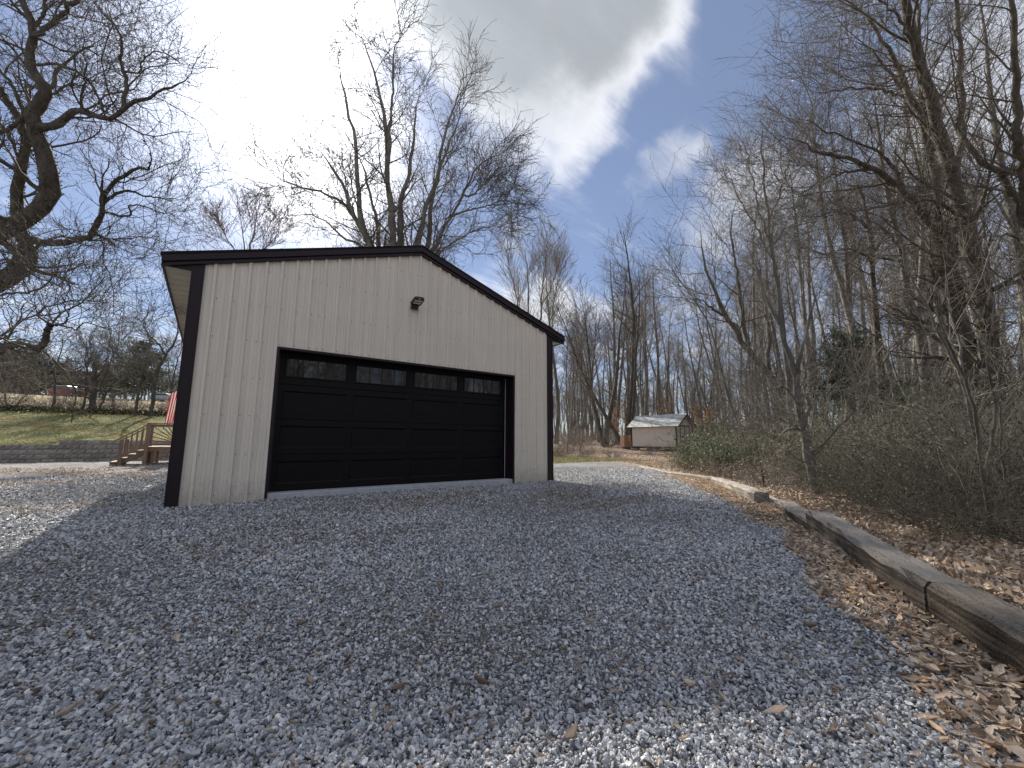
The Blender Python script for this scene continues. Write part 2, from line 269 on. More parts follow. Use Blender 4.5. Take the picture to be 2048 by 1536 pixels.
def mat_gravel():
    m = bpy.data.materials.new('gravel_bed'); m.use_nodes = True; nt = m.node_tree; N = nt.nodes; L = nt.links; b = N['Principled BSDF']; b.inputs['Roughness'].default_value = 0.9
    tc = N.new('ShaderNodeTexCoord'); v = N.new('ShaderNodeTexVoronoi'); v.inputs['Scale'].default_value = 38; L.new(tc.outputs['Object'], v.inputs['Vector'])
    cr = N.new('ShaderNodeValToRGB'); sp = N.new('ShaderNodeSeparateColor'); L.new(v.outputs['Color'], sp.inputs[0]); L.new(sp.outputs[0], cr.inputs[0])
    els = cr.color_ramp.elements; els[0].color = (0.14, 0.145, 0.155, 1); els[1].color = (0.58, 0.58, 0.585, 1)
    e = els.new(0.5); e.color = (0.33, 0.335, 0.35, 1)
    n = N.new('ShaderNodeTexNoise'); n.inputs['Scale'].default_value = 0.55; n.inputs['Detail'].default_value = 7; L.new(tc.outputs['Object'], n.inputs['Vector'])
    cr2 = N.new('ShaderNodeValToRGB'); L.new(n.outputs['Fac'], cr2.inputs[0]); cr2.color_ramp.elements[0].position = 0.40; cr2.color_ramp.elements[0].color = (0.80, 0.72, 0.64, 1); cr2.color_ramp.elements[1].position = 0.58; cr2.color_ramp.elements[1].color = (1, 1, 1, 1)
    mx = N.new('ShaderNodeMix'); mx.data_type = 'RGBA'; mx.blend_type = 'MULTIPLY'; mx.inputs[0].default_value = 1; L.new(cr.outputs[0], mx.inputs[6]); L.new(cr2.outputs[0], mx.inputs[7])
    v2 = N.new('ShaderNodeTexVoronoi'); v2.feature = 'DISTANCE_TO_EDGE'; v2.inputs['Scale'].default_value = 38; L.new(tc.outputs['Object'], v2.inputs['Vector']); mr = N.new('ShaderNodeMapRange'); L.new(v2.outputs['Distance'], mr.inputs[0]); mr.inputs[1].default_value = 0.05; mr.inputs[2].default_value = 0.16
    m3 = N.new('ShaderNodeMix'); m3.data_type = 'RGBA'; L.new(mr.outputs[0], m3.inputs[0]); m3.inputs[6].default_value = (0.055, 0.052, 0.052, 1); L.new(mx.outputs[2], m3.inputs[7]); L.new(m3.outputs[2], b.inputs['Base Color'])  # dark dirt between stones; its tone also paints the shade of the gaps
    bp = N.new('ShaderNodeBump'); bp.inputs['Strength'].default_value = 1.0; bp.inputs['Distance'].default_value = 0.03; bp.invert = True; L.new(v.outputs['Distance'], bp.inputs['Height']); L.new(bp.outputs[0], b.inputs['Normal'])
    return m
def mat_stone():
    m = bpy.data.materials.new('gravel_stone'); m.use_nodes = True; nt = m.node_tree; N = nt.nodes; L = nt.links; b = N['Principled BSDF']; b.inputs['Roughness'].default_value = 0.48
    oi = N.new('ShaderNodeObjectInfo'); cr = N.new('ShaderNodeValToRGB'); L.new(oi.outputs['Random'], cr.inputs[0]); els = cr.color_ramp.elements
    els[0].color = (0.075, 0.080, 0.095, 1); els[1].color = (0.80, 0.80, 0.79, 1)
    for p, c in [(0.20, (0.25, 0.258, 0.278)), (0.55, (0.45, 0.457, 0.472)), (0.84, (0.56, 0.565, 0.575)), (0.90, (0.42, 0.35, 0.28)), (0.94, (0.62, 0.60, 0.56))]:
        e = els.new(p); e.color = (*c, 1)
    tc = N.new('ShaderNodeTexCoord'); n = N.new('ShaderNodeTexNoise'); n.inputs['Scale'].default_value = 1.8; n.inputs['Detail'].default_value = 4; L.new(tc.outputs['Object'], n.inputs['Vector'])
    mr = N.new('ShaderNodeMapRange'); L.new(n.outputs['Fac'], mr.inputs[0]); mr.inputs[3].default_value = 0.72; mr.inputs[4].default_value = 1.22
    sc = N.new('ShaderNodeVectorMath'); sc.operation = 'SCALE'; L.new(cr.outputs[0], sc.inputs[0]); L.new(mr.outputs[0], sc.inputs[3]); L.new(sc.outputs[0], b.inputs['Base Color'])
    return m
M_GRAVEL = mat_gravel(); M_STONE = mat_stone()
def mat_ground():
    m = bpy.data.materials.new('ground_cover'); m.use_nodes = True; nt = m.node_tree; N = nt.nodes; L = nt.links; b = N['Principled BSDF']; b.inputs['Roughness'].default_value = 0.95
    tc = N.new('ShaderNodeTexCoord')
    def ramp(scale, cols, det=8):
        n = N.new('ShaderNodeTexNoise'); n.inputs['Scale'].default_value = scale; n.inputs['Detail'].default_value = det; n.inputs['Roughness'].default_value = 0.7; L.new(tc.outputs['Object'], n.inputs['Vector'])
        cr = N.new('ShaderNodeValToRGB'); L.new(n.outputs['Fac'], cr.inputs[0]); els = cr.color_ramp.elements
        els[0].position = 0.30; els[0].color = (*cols[0], 1); els[1].position = 0.70; els[1].color = (*cols[-1], 1)
        for i, c in enumerate(cols[1:-1]): e = els.new(0.30 + 0.4 * (i + 1) / (len(cols) - 1)); e.color = (*c, 1)
        return cr.outputs[0]
    woods = ramp(9, [(0.07, 0.050, 0.036), (0.19, 0.14, 0.10), (0.42, 0.34, 0.26)]); lawn = ramp(1.6, [(0.15, 0.125, 0.08), (0.12, 0.13, 0.045), (0.24, 0.24, 0.11)]); field = ramp(0.5, [(0.31, 0.245, 0.125), (0.40, 0.32, 0.17)])
    at = N.new('ShaderNodeAttribute'); at.attribute_name = 'zone'; sp = N.new('ShaderNodeSeparateColor'); L.new(at.outputs['Color'], sp.inputs[0])
    def mix(f, a, c):
        n = N.new('ShaderNodeMix'); n.data_type = 'RGBA'; L.new(f, n.inputs[0]); L.new(a, n.inputs[6]); L.new(c, n.inputs[7]); return n.outputs[2]
    L.new(mix(sp.outputs[1], mix(sp.outputs[0], woods, lawn), field), b.inputs['Base Color'])
    n = N.new('ShaderNodeTexNoise'); n.inputs['Scale'].default_value = 14; n.inputs['Detail'].default_value = 6; L.new(tc.outputs['Object'], n.inputs['Vector'])
    bp = N.new('ShaderNodeBump'); bp.inputs['Strength'].default_value = 0.8; bp.inputs['Distance'].default_value = 0.08; L.new(n.outputs['Fac'], bp.inputs['Height']); L.new(bp.outputs[0], b.inputs['Normal'])
    return m
M_GROUND = mat_ground()
def mat_glass():
    m = bpy.data.materials.new('dark_window_glass'); m.use_nodes = True; b = m.node_tree.nodes['Principled BSDF']
    b.inputs['Base Color'].default_value = (0.012, 0.014, 0.017, 1); b.inputs['Roughness'].default_value = 0.03; b.inputs['IOR'].default_value = 1.52; b.inputs['Specular IOR Level'].default_value = 0.5
    return m
M_GLASS = mat_glass()

# ------------------------------------------------------------------ terrain
EDGE = np.array([(-14, -18), (1.5, -8.75), (3.9, -7.30), (6.2, -5.98), (8.05, -4.58), (10.6, -2.45), (11.7, -0.6), (13.0, 0.8), (14.4, 2.6), (16.2, 5.2), (17.2, 9), (17.0, 15), (15, 24), (9, 40)], float)
def sd_edge(x, y):
    """signed distance to the timber edge, positive on the woods side"""
    x = np.asarray(x, float); y = np.asarray(y, float); best = np.full(x.shape, 1e9); sg = np.zeros(x.shape)
    for (ax, ay), (bx, by) in zip(EDGE[:-1], EDGE[1:]):
        dx, dy = bx - ax, by - ay; t = np.clip(((x - ax) * dx + (y - ay) * dy) / (dx * dx + dy * dy), 0, 1)
        d = np.hypot(x - ax - t * dx, y - ay - t * dy); s = np.sign((x - ax) * dy - (y - ay) * dx); up = d < best
        best = np.where(up, d, best); sg = np.where(up, s, sg)
    return best * sg
def sst(x, a, b):
    t = np.clip((x - a) / (b - a), 0, 1); return t * t * (3 - 2 * t)
def vn(x, y, f, seed=0):
    """cheap smooth undulation"""
    return (np.sin(x * f + seed) * np.cos(y * f * 1.13 + seed * 1.7) + 0.5 * np.sin(x * f * 2.3 + y * f * 1.9 + seed * 2.1)) / 1.5
def terrain(x, y):
    x = np.asarray(x, float); y = np.asarray(y, float); s = sd_edge(x, y)
    base = -0.105 - 0.125 * sst(-y, 0.3, 6.5) + 0.03 * sst(y, 4, 15) + 0.012 * vn(x, y, 1.1, 2)
    drop = 0.62 * (1 - sst(y, -2.5, 3.5)) + 0.06
    base = base + 0.085 * np.exp(-((np.clip(s, -3, 3) + 0.12) / 0.42) ** 2) * sst(x, 1.0, 3.0) * (1 - sst(x, 5.2, 6.8))
    zr = base - drop * sst(s, 0.15, 1.9) + 0.036 * np.clip(s - 4, 0, 70) + 0.10 * vn(x, y, 0.35, 1) * sst(s, 1, 6)
    zl = base + np.interp(y, [-50, 16.60, 16.78, 31, 92, 140, 400], [0, 0, 0.66, 2.70, 7.95, 9.5, 9.5])
    w = 1 - sst(x, 9, 22)
    return zr + (zl - zr) * w
def build_ground():
    def axis(lo, hi, core0, core1, step, extra=()):
        a = list(np.arange(core0, core1, step)); x = core1; st = step
        while x < hi: a.append(x); st *= 1.16; x += st
        x = core0; st = step
        while x > lo: st *= 1.16; x -= st; a.append(x)
        a += [lo, hi] + list(extra); return np.unique(np.round(a, 3))
    xs = axis(-500, 600, -8, 24, 0.33); ys = axis(-400, 600, -10, 20, 0.33, (16.60, 16.78))
    X, Y = np.meshgrid(xs, ys); Z = terrain(X, Y); s = sd_edge(X, Y)
    gm = (s < -0.1) & (Y < 16.4) & ~((X > 9) & (Y > 5.5))
    Z = np.where(gm, Z - 0.03, Z)
    nx, ny = len(xs), len(ys); idx = np.arange(nx * ny).reshape(ny, nx)
    F = np.stack([idx[:-1, :-1], idx[:-1, 1:], idx[1:, 1:], idx[1:, :-1]], -1).reshape(-1, 4)
    me = new_mesh('ground', np.stack([X, Y, Z], -1).reshape(-1, 3), F, [M_GROUND], True)
    w = 1 - sst(X, 9, 18)
    lawn = np.clip(sst(Y, 16.3, 16.7) * w + 0.65 * (X > 9) * sst(Y, 5, 7) * (1 - sst(s, -2, 1)), 0, 1); field = sst(Y, 33, 36) * w
    ca = me.color_attributes.new('zone', 'FLOAT_COLOR', 'POINT'); c = np.stack([lawn, field, lawn * 0, lawn * 0 + 1], -1).reshape(-1).astype(np.float32); ca.data.foreach_set('color', c)
    link('ground', me, kind='structure')
    # gravel sheet
    xs = np.arange(-30, 18, 0.25); ys = np.arange(-18, 16.8, 0.25); X, Y = np.meshgrid(xs, ys); s = sd_edge(X, Y) + 0.12 * vn(X, Y, 2.1, 4)
    keep = (s < 0.0) & (Y < 16.55) & ~((X > 8.5) & (Y > 6.2 + 0.4 * vn(X, Y, 1.3, 1)))
    Z = terrain(X, Y) + 0.004; nx, ny = len(xs), len(ys); idx = np.arange(nx * ny).reshape(ny, nx)
    Fk = keep[:-1, :-1] & keep[:-1, 1:] & keep[1:, 1:] & keep[1:, :-1]
    F = np.stack([idx[:-1, :-1], idx[:-1, 1:], idx[1:, 1:], idx[1:, :-1]], -1)[Fk]
    link('gravel_driveway', new_mesh('gravel_driveway', np.stack([X, Y, Z], -1).reshape(-1, 3), F, [M_GRAVEL], True), kind='structure')
build_ground()

# loose stones on the gravel: one object, instanced by geometry nodes
def build_gravel_stones():
    n = 400000; d = 1.0 + 15.0 * rng.random(n) ** 1.35; a = HEAD + RAD(62) * (2 * rng.random(n) - 1)
    x = CAM[0] + d * np.sin(a); y = CAM[1] + d * np.cos(a)
    s = sd_edge(x, y); wid = 0.25 + 0.25 * vn(x, y, 1.7, 3)
    ok = (s < -wid * 0.6) & (y < 15) & ~((x > -0.07) & (x < 7.36) & (y > -0.02) & (y < 7.4)) & ~((x > 9) & (y > 5.8))
    trk = np.exp(-((x - 2.3 - .12 * y) / .35) ** 2) + np.exp(-((x - 4.2 - .12 * y) / .35) ** 2); ok &= rng.random(n) > .30 * trk * sst(-y, -8, 1) + .22 * np.clip(vn(x, y, 1.9, 8), 0, 1)
    x, y = x[ok], y[ok]; z = terrain(x, y) + 0.002 + 0.016 * rng.random(len(x))
    me = bpy.data.meshes.new('gravel_stones'); me.vertices.add(len(x)); me.vertices.foreach_set('co', np.stack([x, y, z], -1).astype(np.float32).ravel()); me.update()
    o = link('gravel_stones', me, kind='stuff')
    dd = np.hypot(x - CAM[0], y - CAM[1]); sc = (0.0054 + 0.0092 * rng.random(len(x)) ** 2.6 + 0.003 * vn(x, y, 1.1, 6)) * (1 + 0.05 * np.clip(dd - 3, 0, 9)); at = me.attributes.new('size', 'FLOAT', 'POINT'); at.data.foreach_set('value', sc.astype(np.float32))
    g = bpy.data.node_groups.new('stones', 'GeometryNodeTree'); g.interface.new_socket('Geometry', in_out='INPUT', socket_type='NodeSocketGeometry'); g.interface.new_socket('Geometry', in_out='OUTPUT', socket_type='NodeSocketGeometry')
    N = g.nodes; L = g.links; gi = N.new('NodeGroupInput'); go = N.new('NodeGroupOutput'); j = N.new('GeometryNodeJoinGeometry')
    for k in range(6):
        ic = N.new('GeometryNodeMeshIcoSphere'); ic.inputs['Radius'].default_value = 1; ic.inputs['Subdivisions'].default_value = 2
        sp = N.new('GeometryNodeSetPosition'); L.new(ic.outputs[0], sp.inputs[0])
        ns = N.new('ShaderNodeTexNoise'); ns.noise_dimensions = '4D'; ns.inputs['W'].default_value = k * 3.7; ns.inputs['Scale'].default_value = 0.8; ns.inputs['Detail'].default_value = 1
        ps = N.new('GeometryNodeInputPosition'); L.new(ps.outputs[0], ns.inputs['Vector'])
        sb = N.new('ShaderNodeVectorMath'); sb.operation = 'SUBTRACT'; L.new(ns.outputs['Color'], sb.inputs[0]); sb.inputs[1].default_value = (0.5, 0.5, 0.5)
        sm = N.new('ShaderNodeVectorMath'); sm.operation = 'SCALE'; L.new(sb.outputs[0], sm.inputs[0]); sm.inputs[3].default_value = 2.4; L.new(sm.outputs[0], sp.inputs['Offset'])
        tr = N.new('GeometryNodeTransform'); L.new(sp.outputs[0], tr.inputs[0]); tr.inputs['Scale'].default_value = [(1, .8, .5), (1.2, .7, .55), (.9, .9, .6), (1.3, .75, .4), (1, .65, .65), (.8, 1.05, .45)][k]
        sm2 = N.new('GeometryNodeSetMaterial'); L.new(tr.outputs[0], sm2.inputs[0]); sm2.inputs['Material'].default_value = M_STONE
        gti = N.new('GeometryNodeGeometryToInstance'); L.new(sm2.outputs[0], gti.inputs[0]); L.new(gti.outputs[0], j.inputs[0])
    ip = N.new('GeometryNodeInstanceOnPoints'); L.new(gi.outputs[0], ip.inputs['Points']); L.new(j.outputs[0], ip.inputs['Instance']); ip.inputs['Pick Instance'].default_value = True
    ri = N.new('FunctionNodeRandomValue'); ri.data_type = 'INT'; ri.inputs[4].default_value = 0; ri.inputs[5].default_value = 5; L.new(ri.outputs[2], ip.inputs['Instance Index'])
    rr = N.new('FunctionNodeRandomValue'); rr.data_type = 'FLOAT_VECTOR'; rr.inputs[0].default_value = (-1.1, -1.1, 0); rr.inputs[1].default_value = (1.1, 1.1, 6.28); L.new(rr.outputs[0], ip.inputs['Rotation'])
    na = N.new('GeometryNodeInputNamedAttribute'); na.data_type = 'FLOAT'; na.inputs[0].default_value = 'size'; L.new(na.outputs[0], ip.inputs['Scale'])
    L.new(ip.outputs[0], go.inputs[0]); md = o.modifiers.new('stones', 'NODES'); md.node_group = g
build_gravel_stones()

# ------------------------------------------------------------------ small leaf-like faces
def leaf_mesh(name, P, size, mats, curl=0.5, flat=True, tint=None, aspect=0.5, dirs=None):
    """P (n,3) places; one curled leaf of four quads at each"""
    n = len(P); L = size * (0.45 + 1.0 * rng.random(n) ** 1.3); W = L * aspect * (0.7 + 0.6 * rng.random(n)); c = curl * (0.3 + 1.3 * rng.random(n)) * L
    u = np.array([-0.5, 0.0, 0.5]); wv = np.array([0.25, 1.0, 0.12])
    loc = np.zeros((n, 9, 3)); k = 0
    for i in range(3):
        for jn, jv in enumerate((-0.5, 0.0, 0.5)):
            loc[:, k, 0] = u[i] * L; loc[:, k, 1] = jv * wv[i] * W; loc[:, k, 2] = c * (abs(u[i]) * 0.8 + abs(jv) * wv[i] * 0.9) * (1 if jn != 1 else 0.6); k += 1
    yaw = rng.random(n) * 6.283; pit = rng.normal(0, 0.42 if flat else 1.2, n); rol = rng.normal(0, 0.65 if flat else 1.2, n)
    cy, sy, cp, sp, cr_, sr = np.cos(yaw), np.sin(yaw), np.cos(pit), np.sin(pit), np.cos(rol), np.sin(rol)
    R = np.empty((n, 3, 3))
    R[:, 0, 0] = cy * cp; R[:, 0, 1] = cy * sp * sr - sy * cr_; R[:, 0, 2] = cy * sp * cr_ + sy * sr
    R[:, 1, 0] = sy * cp; R[:, 1, 1] = sy * sp * sr + cy * cr_; R[:, 1, 2] = sy * sp * cr_ - cy * sr
    R[:, 2, 0] = -sp; R[:, 2, 1] = cp * sr; R[:, 2, 2] = cp * cr_
    V = np.einsum('nij,nkj->nki', R, loc) + P[:, None, :]
    q = np.array([(0, 3, 4, 1), (1, 4, 5, 2), (3, 6, 7, 4), (4, 7, 8, 5)]); F = (q[None] + (np.arange(n) * 9)[:, None, None]).reshape(-1, 4)
    me = new_mesh(name, V.reshape(-1, 3), F, mats)
    t = tint if tint is not None else 0.55 + 0.75 * rng.random((n, 1)) * np.ones((1, 3))
    t = np.concatenate([np.repeat(t, 9, 0), np.ones((n * 9, 1))], 1).astype(np.float32)
    ca = me.color_attributes.new('tint', 'FLOAT_COLOR', 'POINT'); ca.data.foreach_set('color', t.ravel()); return me
def quad_leaves(name, P, size, mats, aspect=0.55, tint=None, up=0.0):
    """one two-triangle leaf per place, any attitude"""
    n = len(P); a = rng.normal(size=(n, 3)); a[:, 2] += up; a /= np.linalg.norm(a, axis=1, keepdims=True); b = np.cross(a, rng.normal(size=(n, 3))); b /= np.linalg.norm(b, axis=1, keepdims=True)
    s = (size * (0.6 + 0.8 * rng.random(n)))[:, None]; V = np.stack([P - a * s / 2, P + b * s * aspect / 2, P + a * s / 2, P - b * s * aspect / 2], 1)
    me = new_mesh(name, V.reshape(-1, 3), np.arange(n * 4).reshape(n, 4), mats)
    t = tint if tint is not None else 0.5 + 0.9 * rng.random((n, 1)) * np.ones((1, 3))
    t = np.concatenate([np.repeat(t, 4, 0), np.ones((n * 4, 1))], 1).astype(np.float32); ca = me.color_attributes.new('tint', 'FLOAT_COLOR', 'POINT'); ca.data.foreach_set('color', t.ravel()); return me

# ------------------------------------------------------------------ garage
XC, SL = 3.6576, 0.3257
def build_garage():
    g = empty('garage', (0, 0, 0), 'cream ribbed steel garage with dark brown trim and a wide black overhead door', 'garage')
    P = 0.2286; DX0, DX1, DZ = 1.186, 6.117, 2.396
    ztop = lambda x: 4.7394 - SL * abs(x - XC) + 0.03
    def profile(a, b):
        pts = {}
        k0 = int(a / P) - 1
        for k in range(k0, int(b / P) + 3):
            c = k * P
            for dx, h in ((-.029, 0), (-.019, .032), (.019, .032), (.029, 0)): pts[round(c + dx, 5)] = h
            for m in (1 / 3, 2 / 3):
                cc = c + .034 + (P - .068) * m
                for dx, h in ((-.014, 0), (-.007, .0055), (.007, .0055), (.014, 0)): pts[round(cc + dx, 5)] = h
        xs = sorted(pts); X = np.array(xs); H = np.array([pts[x] for x in xs]); extra = [a, b] + [v for v in (DX0, DX1) if a < v < b]
        allx = sorted(set([x for x in xs if a < x < b] + extra)); return [(x, float(np.interp(x, X, H))) for x in allx]
    panels = [(0.09, 4 * P)] + [(4 * P * i, 4 * P * (i + 1)) for i in range(1, 7)] + [(28 * P, 7.18)]
    rows = [0.02, 0.63, 1.24, 1.85, 2.46, 3.07, 3.68, 4.29]
    sm = MB(); sm.cyl((0, 0, 0), (0, -0.006, 0), 0.0085, 0.0075, 6); screw_me = None
    for a, b in panels:
        m = MB(); pr = profile(a, b)
        for (x0, h0), (x1, h1) in zip(pr[:-1], pr[1:]):
            inside = x0 >= DX0 - 1e-6 and x1 <= DX1 + 1e-6; zb = DZ if inside else -0.16
            zs0 = [zb, ztop(x0)]; zs1 = [zb, ztop(x1)]
            if x0 < XC < x1: pass
            V = [(x0, -h0, zs0[0]), (x1, -h1, zs1[0]), (x1, -h1, zs1[1]), (x0, -h0, zs0[1])]; m.add(V, [(0, 1, 2, 3)])
        po = m.build('siding_panel', M_SIDING, g)
        for k in range(int(math.ceil(a / P)), int(b / P) + 1):
            for zr in rows:
                for off in ((0.052,) if k % 4 else (0.052, -0.052)):
                    x = k * P + off
                    if x < a + .02 or x > b - .005 or zr > ztop(x) - 0.2 or (DX0 - .02 < x < DX1 + .02 and zr < DZ + .05): continue
                    if screw_me is None: so = sm.build('screw', M_SCREW, po); screw_me = so.data
                    else: so = link('screw', screw_me, po)
                    so.location = (x, -0.0005, zr)
    # wall cores behind the sheets
    c = MB()
    zt = lambda x: 4.70 - SL * abs(x - XC)
    c.prism([(0.0, -0.2), (DX0, -0.2), (DX0, zt(DX0)), (0.0, zt(0))], 0.006, 0.12); c.prism([(DX1, -0.2), (7.315, -0.2), (7.315, zt(7.315)), (DX1, zt(DX1))], 0.006, 0.12)
    c.prism([(DX0, DZ), (DX1, DZ), (DX1, zt(DX1)), (XC, zt(XC)), (DX0, zt(DX0))], 0.006, 0.12); c.build('wall_frame', M_SOFFIT, g)
    for nm, x in (('side_wall', 0.0), ('side_wall', 7.315)):
        m = MB(); sgn = -1 if x == 0 else 1; pr = profile(0.12, 7.2)
        for (y0, h0), (y1, h1) in zip(pr[:-1], pr[1:]): m.add([(x + sgn * h0, y0, -.2), (x + sgn * h1, y1, -.2), (x + sgn * h1, y1, 3.5), (x + sgn * h0, y0, 3.5)], [(0, 1, 2, 3)])
        m.build(nm, M_SIDING, g)
    m = MB(); m.prism([(0, -.2), (7.315, -.2), (7.315, zt(7.315)), (XC, zt(XC)), (0, zt(0))], 7.22, 7.31); m.build('back_wall', M_SIDING, g)
    # corner trim, with folded edges
    for x0, x1, s in ((-0.055, 0.098, -1), (7.172, 7.337, 1)):
        xo = x0 if s < 0 else x1; xin = x1 if s < 0 else x0
        m = MB(); m.box(min(xo, xin), max(xo, xin), -0.026, 0.0, -0.17, 3.62 if s < 0 else 3.60)
        m.box(min(xo, xo - s * .02), max(xo, xo - s * .02), 0.0, 0.13, -0.17, 3.42); m.box(min(xin, xin - s * -.018), max(xin, xin - s * -.018), -0.034, -0.026, -0.17, 3.60)
        m.box(xo - .009, xo + .009, -0.034, -0.0265, -0.17, 3.44)
        m.build('corner_trim', M_TRIM, g)
    # rake trim, three folds
    for s, xe in ((-1, -0.42), (1, 7.735)):
        m = MB()
        def band(o0, o1, y0, y1):
            z = lambda x, o: 4.895 - SL * abs(x - XC) - o
            m.prism([(xe, z(xe, o0)), (XC, z(XC, o0)), (XC, z(XC, o1)), (xe, z(xe, o1))], y0, y1)
        band(0.0, 0.096, -0.085, 0.004); band(0.096, 0.118, -0.045, 0.004); band(0.118, 0.160, -0.062, 0.004)
        m.build('rake_trim', M_TRIM, g)
        m = MB(); x1 = -0.035 if s < 0 else 7.35; m.prism([(xe + .02 * -s, 3.432), (x1, 3.432), (x1, 4.75 - SL * abs(x1 - XC))], -0.02, 0.01); m.build('soffit_return', M_TRIM, g)
        # roof sheet with ribs, fascia, soffit
        m = MB(); pr = [(y - 0.09, h) for y, h in profile(0.0, 7.55)]
        for (y0, h0), (y1, h1) in zip(pr[:-1], pr[1:]):
            m.add([(xe - .02 * -s, y0, 4.906 - SL * abs(xe - XC) + h0), (XC, y0, 4.906 + h0), (XC, y1, 4.906 + h1), (xe - .02 * -s, y1, 4.906 - SL * abs(xe - XC) + h1)], [(0, 1, 2, 3)])
        m.prism([(xe, 4.88 - SL * abs(xe - XC)), (XC, 4.88), (XC, 4.86), (xe, 4.86 - SL * abs(xe - XC))], 0.005, 7.4)
        m.build('roof_sheet', M_TRIM, g)
        m = MB(); xa, xb = sorted((xe, xe - s * 0.03)); m.box(xa, xb, 0.006, 7.4, 3.425, 3.545); m.build('fascia', M_TRIM, g)
        sp = MB(); w = 0.30; xa, xb = sorted((xe - s * .032, 0.0 if s < 0 else 7.315)); sp.box(xa, xb, 0.004, w - .014, 3.440, 3.452); sp.box(xa, xb, w - .012, w + .002, 3.449, 3.456)
        first = None
        for i in range(24):
            if first is None: first = sp.build('soffit_panel', M_SOFFIT, g); o = first
            else: o = link('soffit_panel', first.data, g)
            o.location = (0, 0.01 + i * w, 0)
    m = MB(); m.prism([(XC - .16, 4.93 - SL * .16), (XC, 4.945), (XC + .16, 4.93 - SL * .16), (XC + .16, 4.915 - SL * .16), (XC, 4.93), (XC - .16, 4.915 - SL * .16)], -0.095, 7.46); m.build('ridge_cap', M_TRIM, g)
    # door surround
    m = MB(); D = 0.25
    m.box(DX0 - 0.012, DX0 + 0.02, -0.036, D + .05, -0.12, DZ + .02); m.box(DX1 - 0.02, DX1 + 0.012, -0.036, D + .05, -0.12, DZ + .02); m.box(DX0 + .02, DX1 - .02, -0.036, D + .05, DZ - 0.022, DZ + .02)
    m.box(DX0 + .02, DX0 + .07, D - .03, D + .02, 0, DZ - .02); m.box(DX1 - .07, DX1 - .02, D - .03, D + .02, 0, DZ - .02)
    m.build('door_surround', M_TRIM, g)
    m = MB(); m.box(DX1 - .082, DX1 - .074, D - .036, D - .022, 0.02, DZ - .05); m.build('weather_strip', M_CONC, g)
    m = MB(); m.bbox(DX0 + .001, DX1 - .001, -0.015, 0.6, -0.35, -0.004, 0.012); m.build('concrete_threshold', M_CONC, g)
    # four sections of the overhead door
    H = 0.606; x0, x1 = DX0 + 0.05, DX1 - 0.05; W = (x1 - x0); st = 0.125; pw = (W - 2 * 0.10 - 3 * st) / 4
    cols = [(x0 + 0.10 + i * (pw + st), x0 + 0.10 + i * (pw + st) + pw) for i in range(4)]
    for k in range(4):
        z0 = 0.006 + k * H; z1 = z0 + H - 0.004; pz0, pz1 = z0 + 0.115, z1 - 0.115
        m = MB(); m.bbox(x0, x1, D, D + .045, z0, pz0, 0.004); m.bbox(x0, x1, D, D + .045, pz1, z1, 0.004)
        ed = [x0] + [v for c in cols for v in c] + [x1]
        for a, b in zip(ed[0::2], ed[1::2]): m.box(a, b, D + .0015, D + .045, pz0, pz1)
        sec = m.build('door_section', M_DOOR, g)
        for a, b in cols:
            m = MB()
            if k < 3:
                m.box(a, b, D + .016, D + .04, pz0, pz1)
                for r in ((a, b, pz0, pz0 + .02, 0), (a, b, pz1 - .02, pz1, 1), (a, a + .02, pz0, pz1, 2), (b - .02, b, pz0, pz1, 3)):
                    xa, xb, za, zb, kd = r; f, bk = D + .003, D + .0158
                    if kd == 0: V = [(xa, f, za), (xb, f, za), (xb, bk, zb), (xa, bk, zb)]
                    elif kd == 1: V = [(xa, f, zb), (xb, f, zb), (xb, bk, za), (xa, bk, za)]
                    elif kd == 2: V = [(xa, f, za), (xa, f, zb), (xb, bk, zb), (xb, bk, za)]
                    else: V = [(xb, f, za), (xb, f, zb), (xa, bk, zb), (xa, bk, za)]
                    m.add(V, [(0, 1, 2, 3)])
                m.build('door_panel', M_DOOR, sec)
            else:
                fr = .03; m.bbox(a, b, D - .010, D + .03, pz0, pz0 + fr, .004); m.bbox(a, b, D - .010, D + .03, pz1 - fr, pz1, .004); m.bbox(a, a + fr, D - .009, D + .03, pz0 + fr, pz1 - fr, .003); m.bbox(b - fr, b, D - .009, D + .03, pz0 + fr, pz1 - fr, .003)
                m.build('window_frame', M_DOOR, sec); gw = (b - a - 2 * fr) / 4
                for i in range(4):
                    m = MB(); m.box(a + fr + i * gw + (.008 if i else 0), a + fr + (i + 1) * gw - (.008 if i < 3 else 0), D + .012, D + .018, pz0 + fr, pz1 - fr); m.build('window_pane', M_GLASS, sec)
                    if i: m = MB(); m.box(a + fr + i * gw - .008, a + fr + i * gw + .008, D + .001, D + .02, pz0 + fr, pz1 - fr); m.build('muntin', M_MUNTIN, sec)
    m = MB(); m.box(DX0 - .02, DX1 + .02, D + .046, D + .06, -0.02, DZ); m.build('door_backing', M_MUNTIN, g)
build_garage()

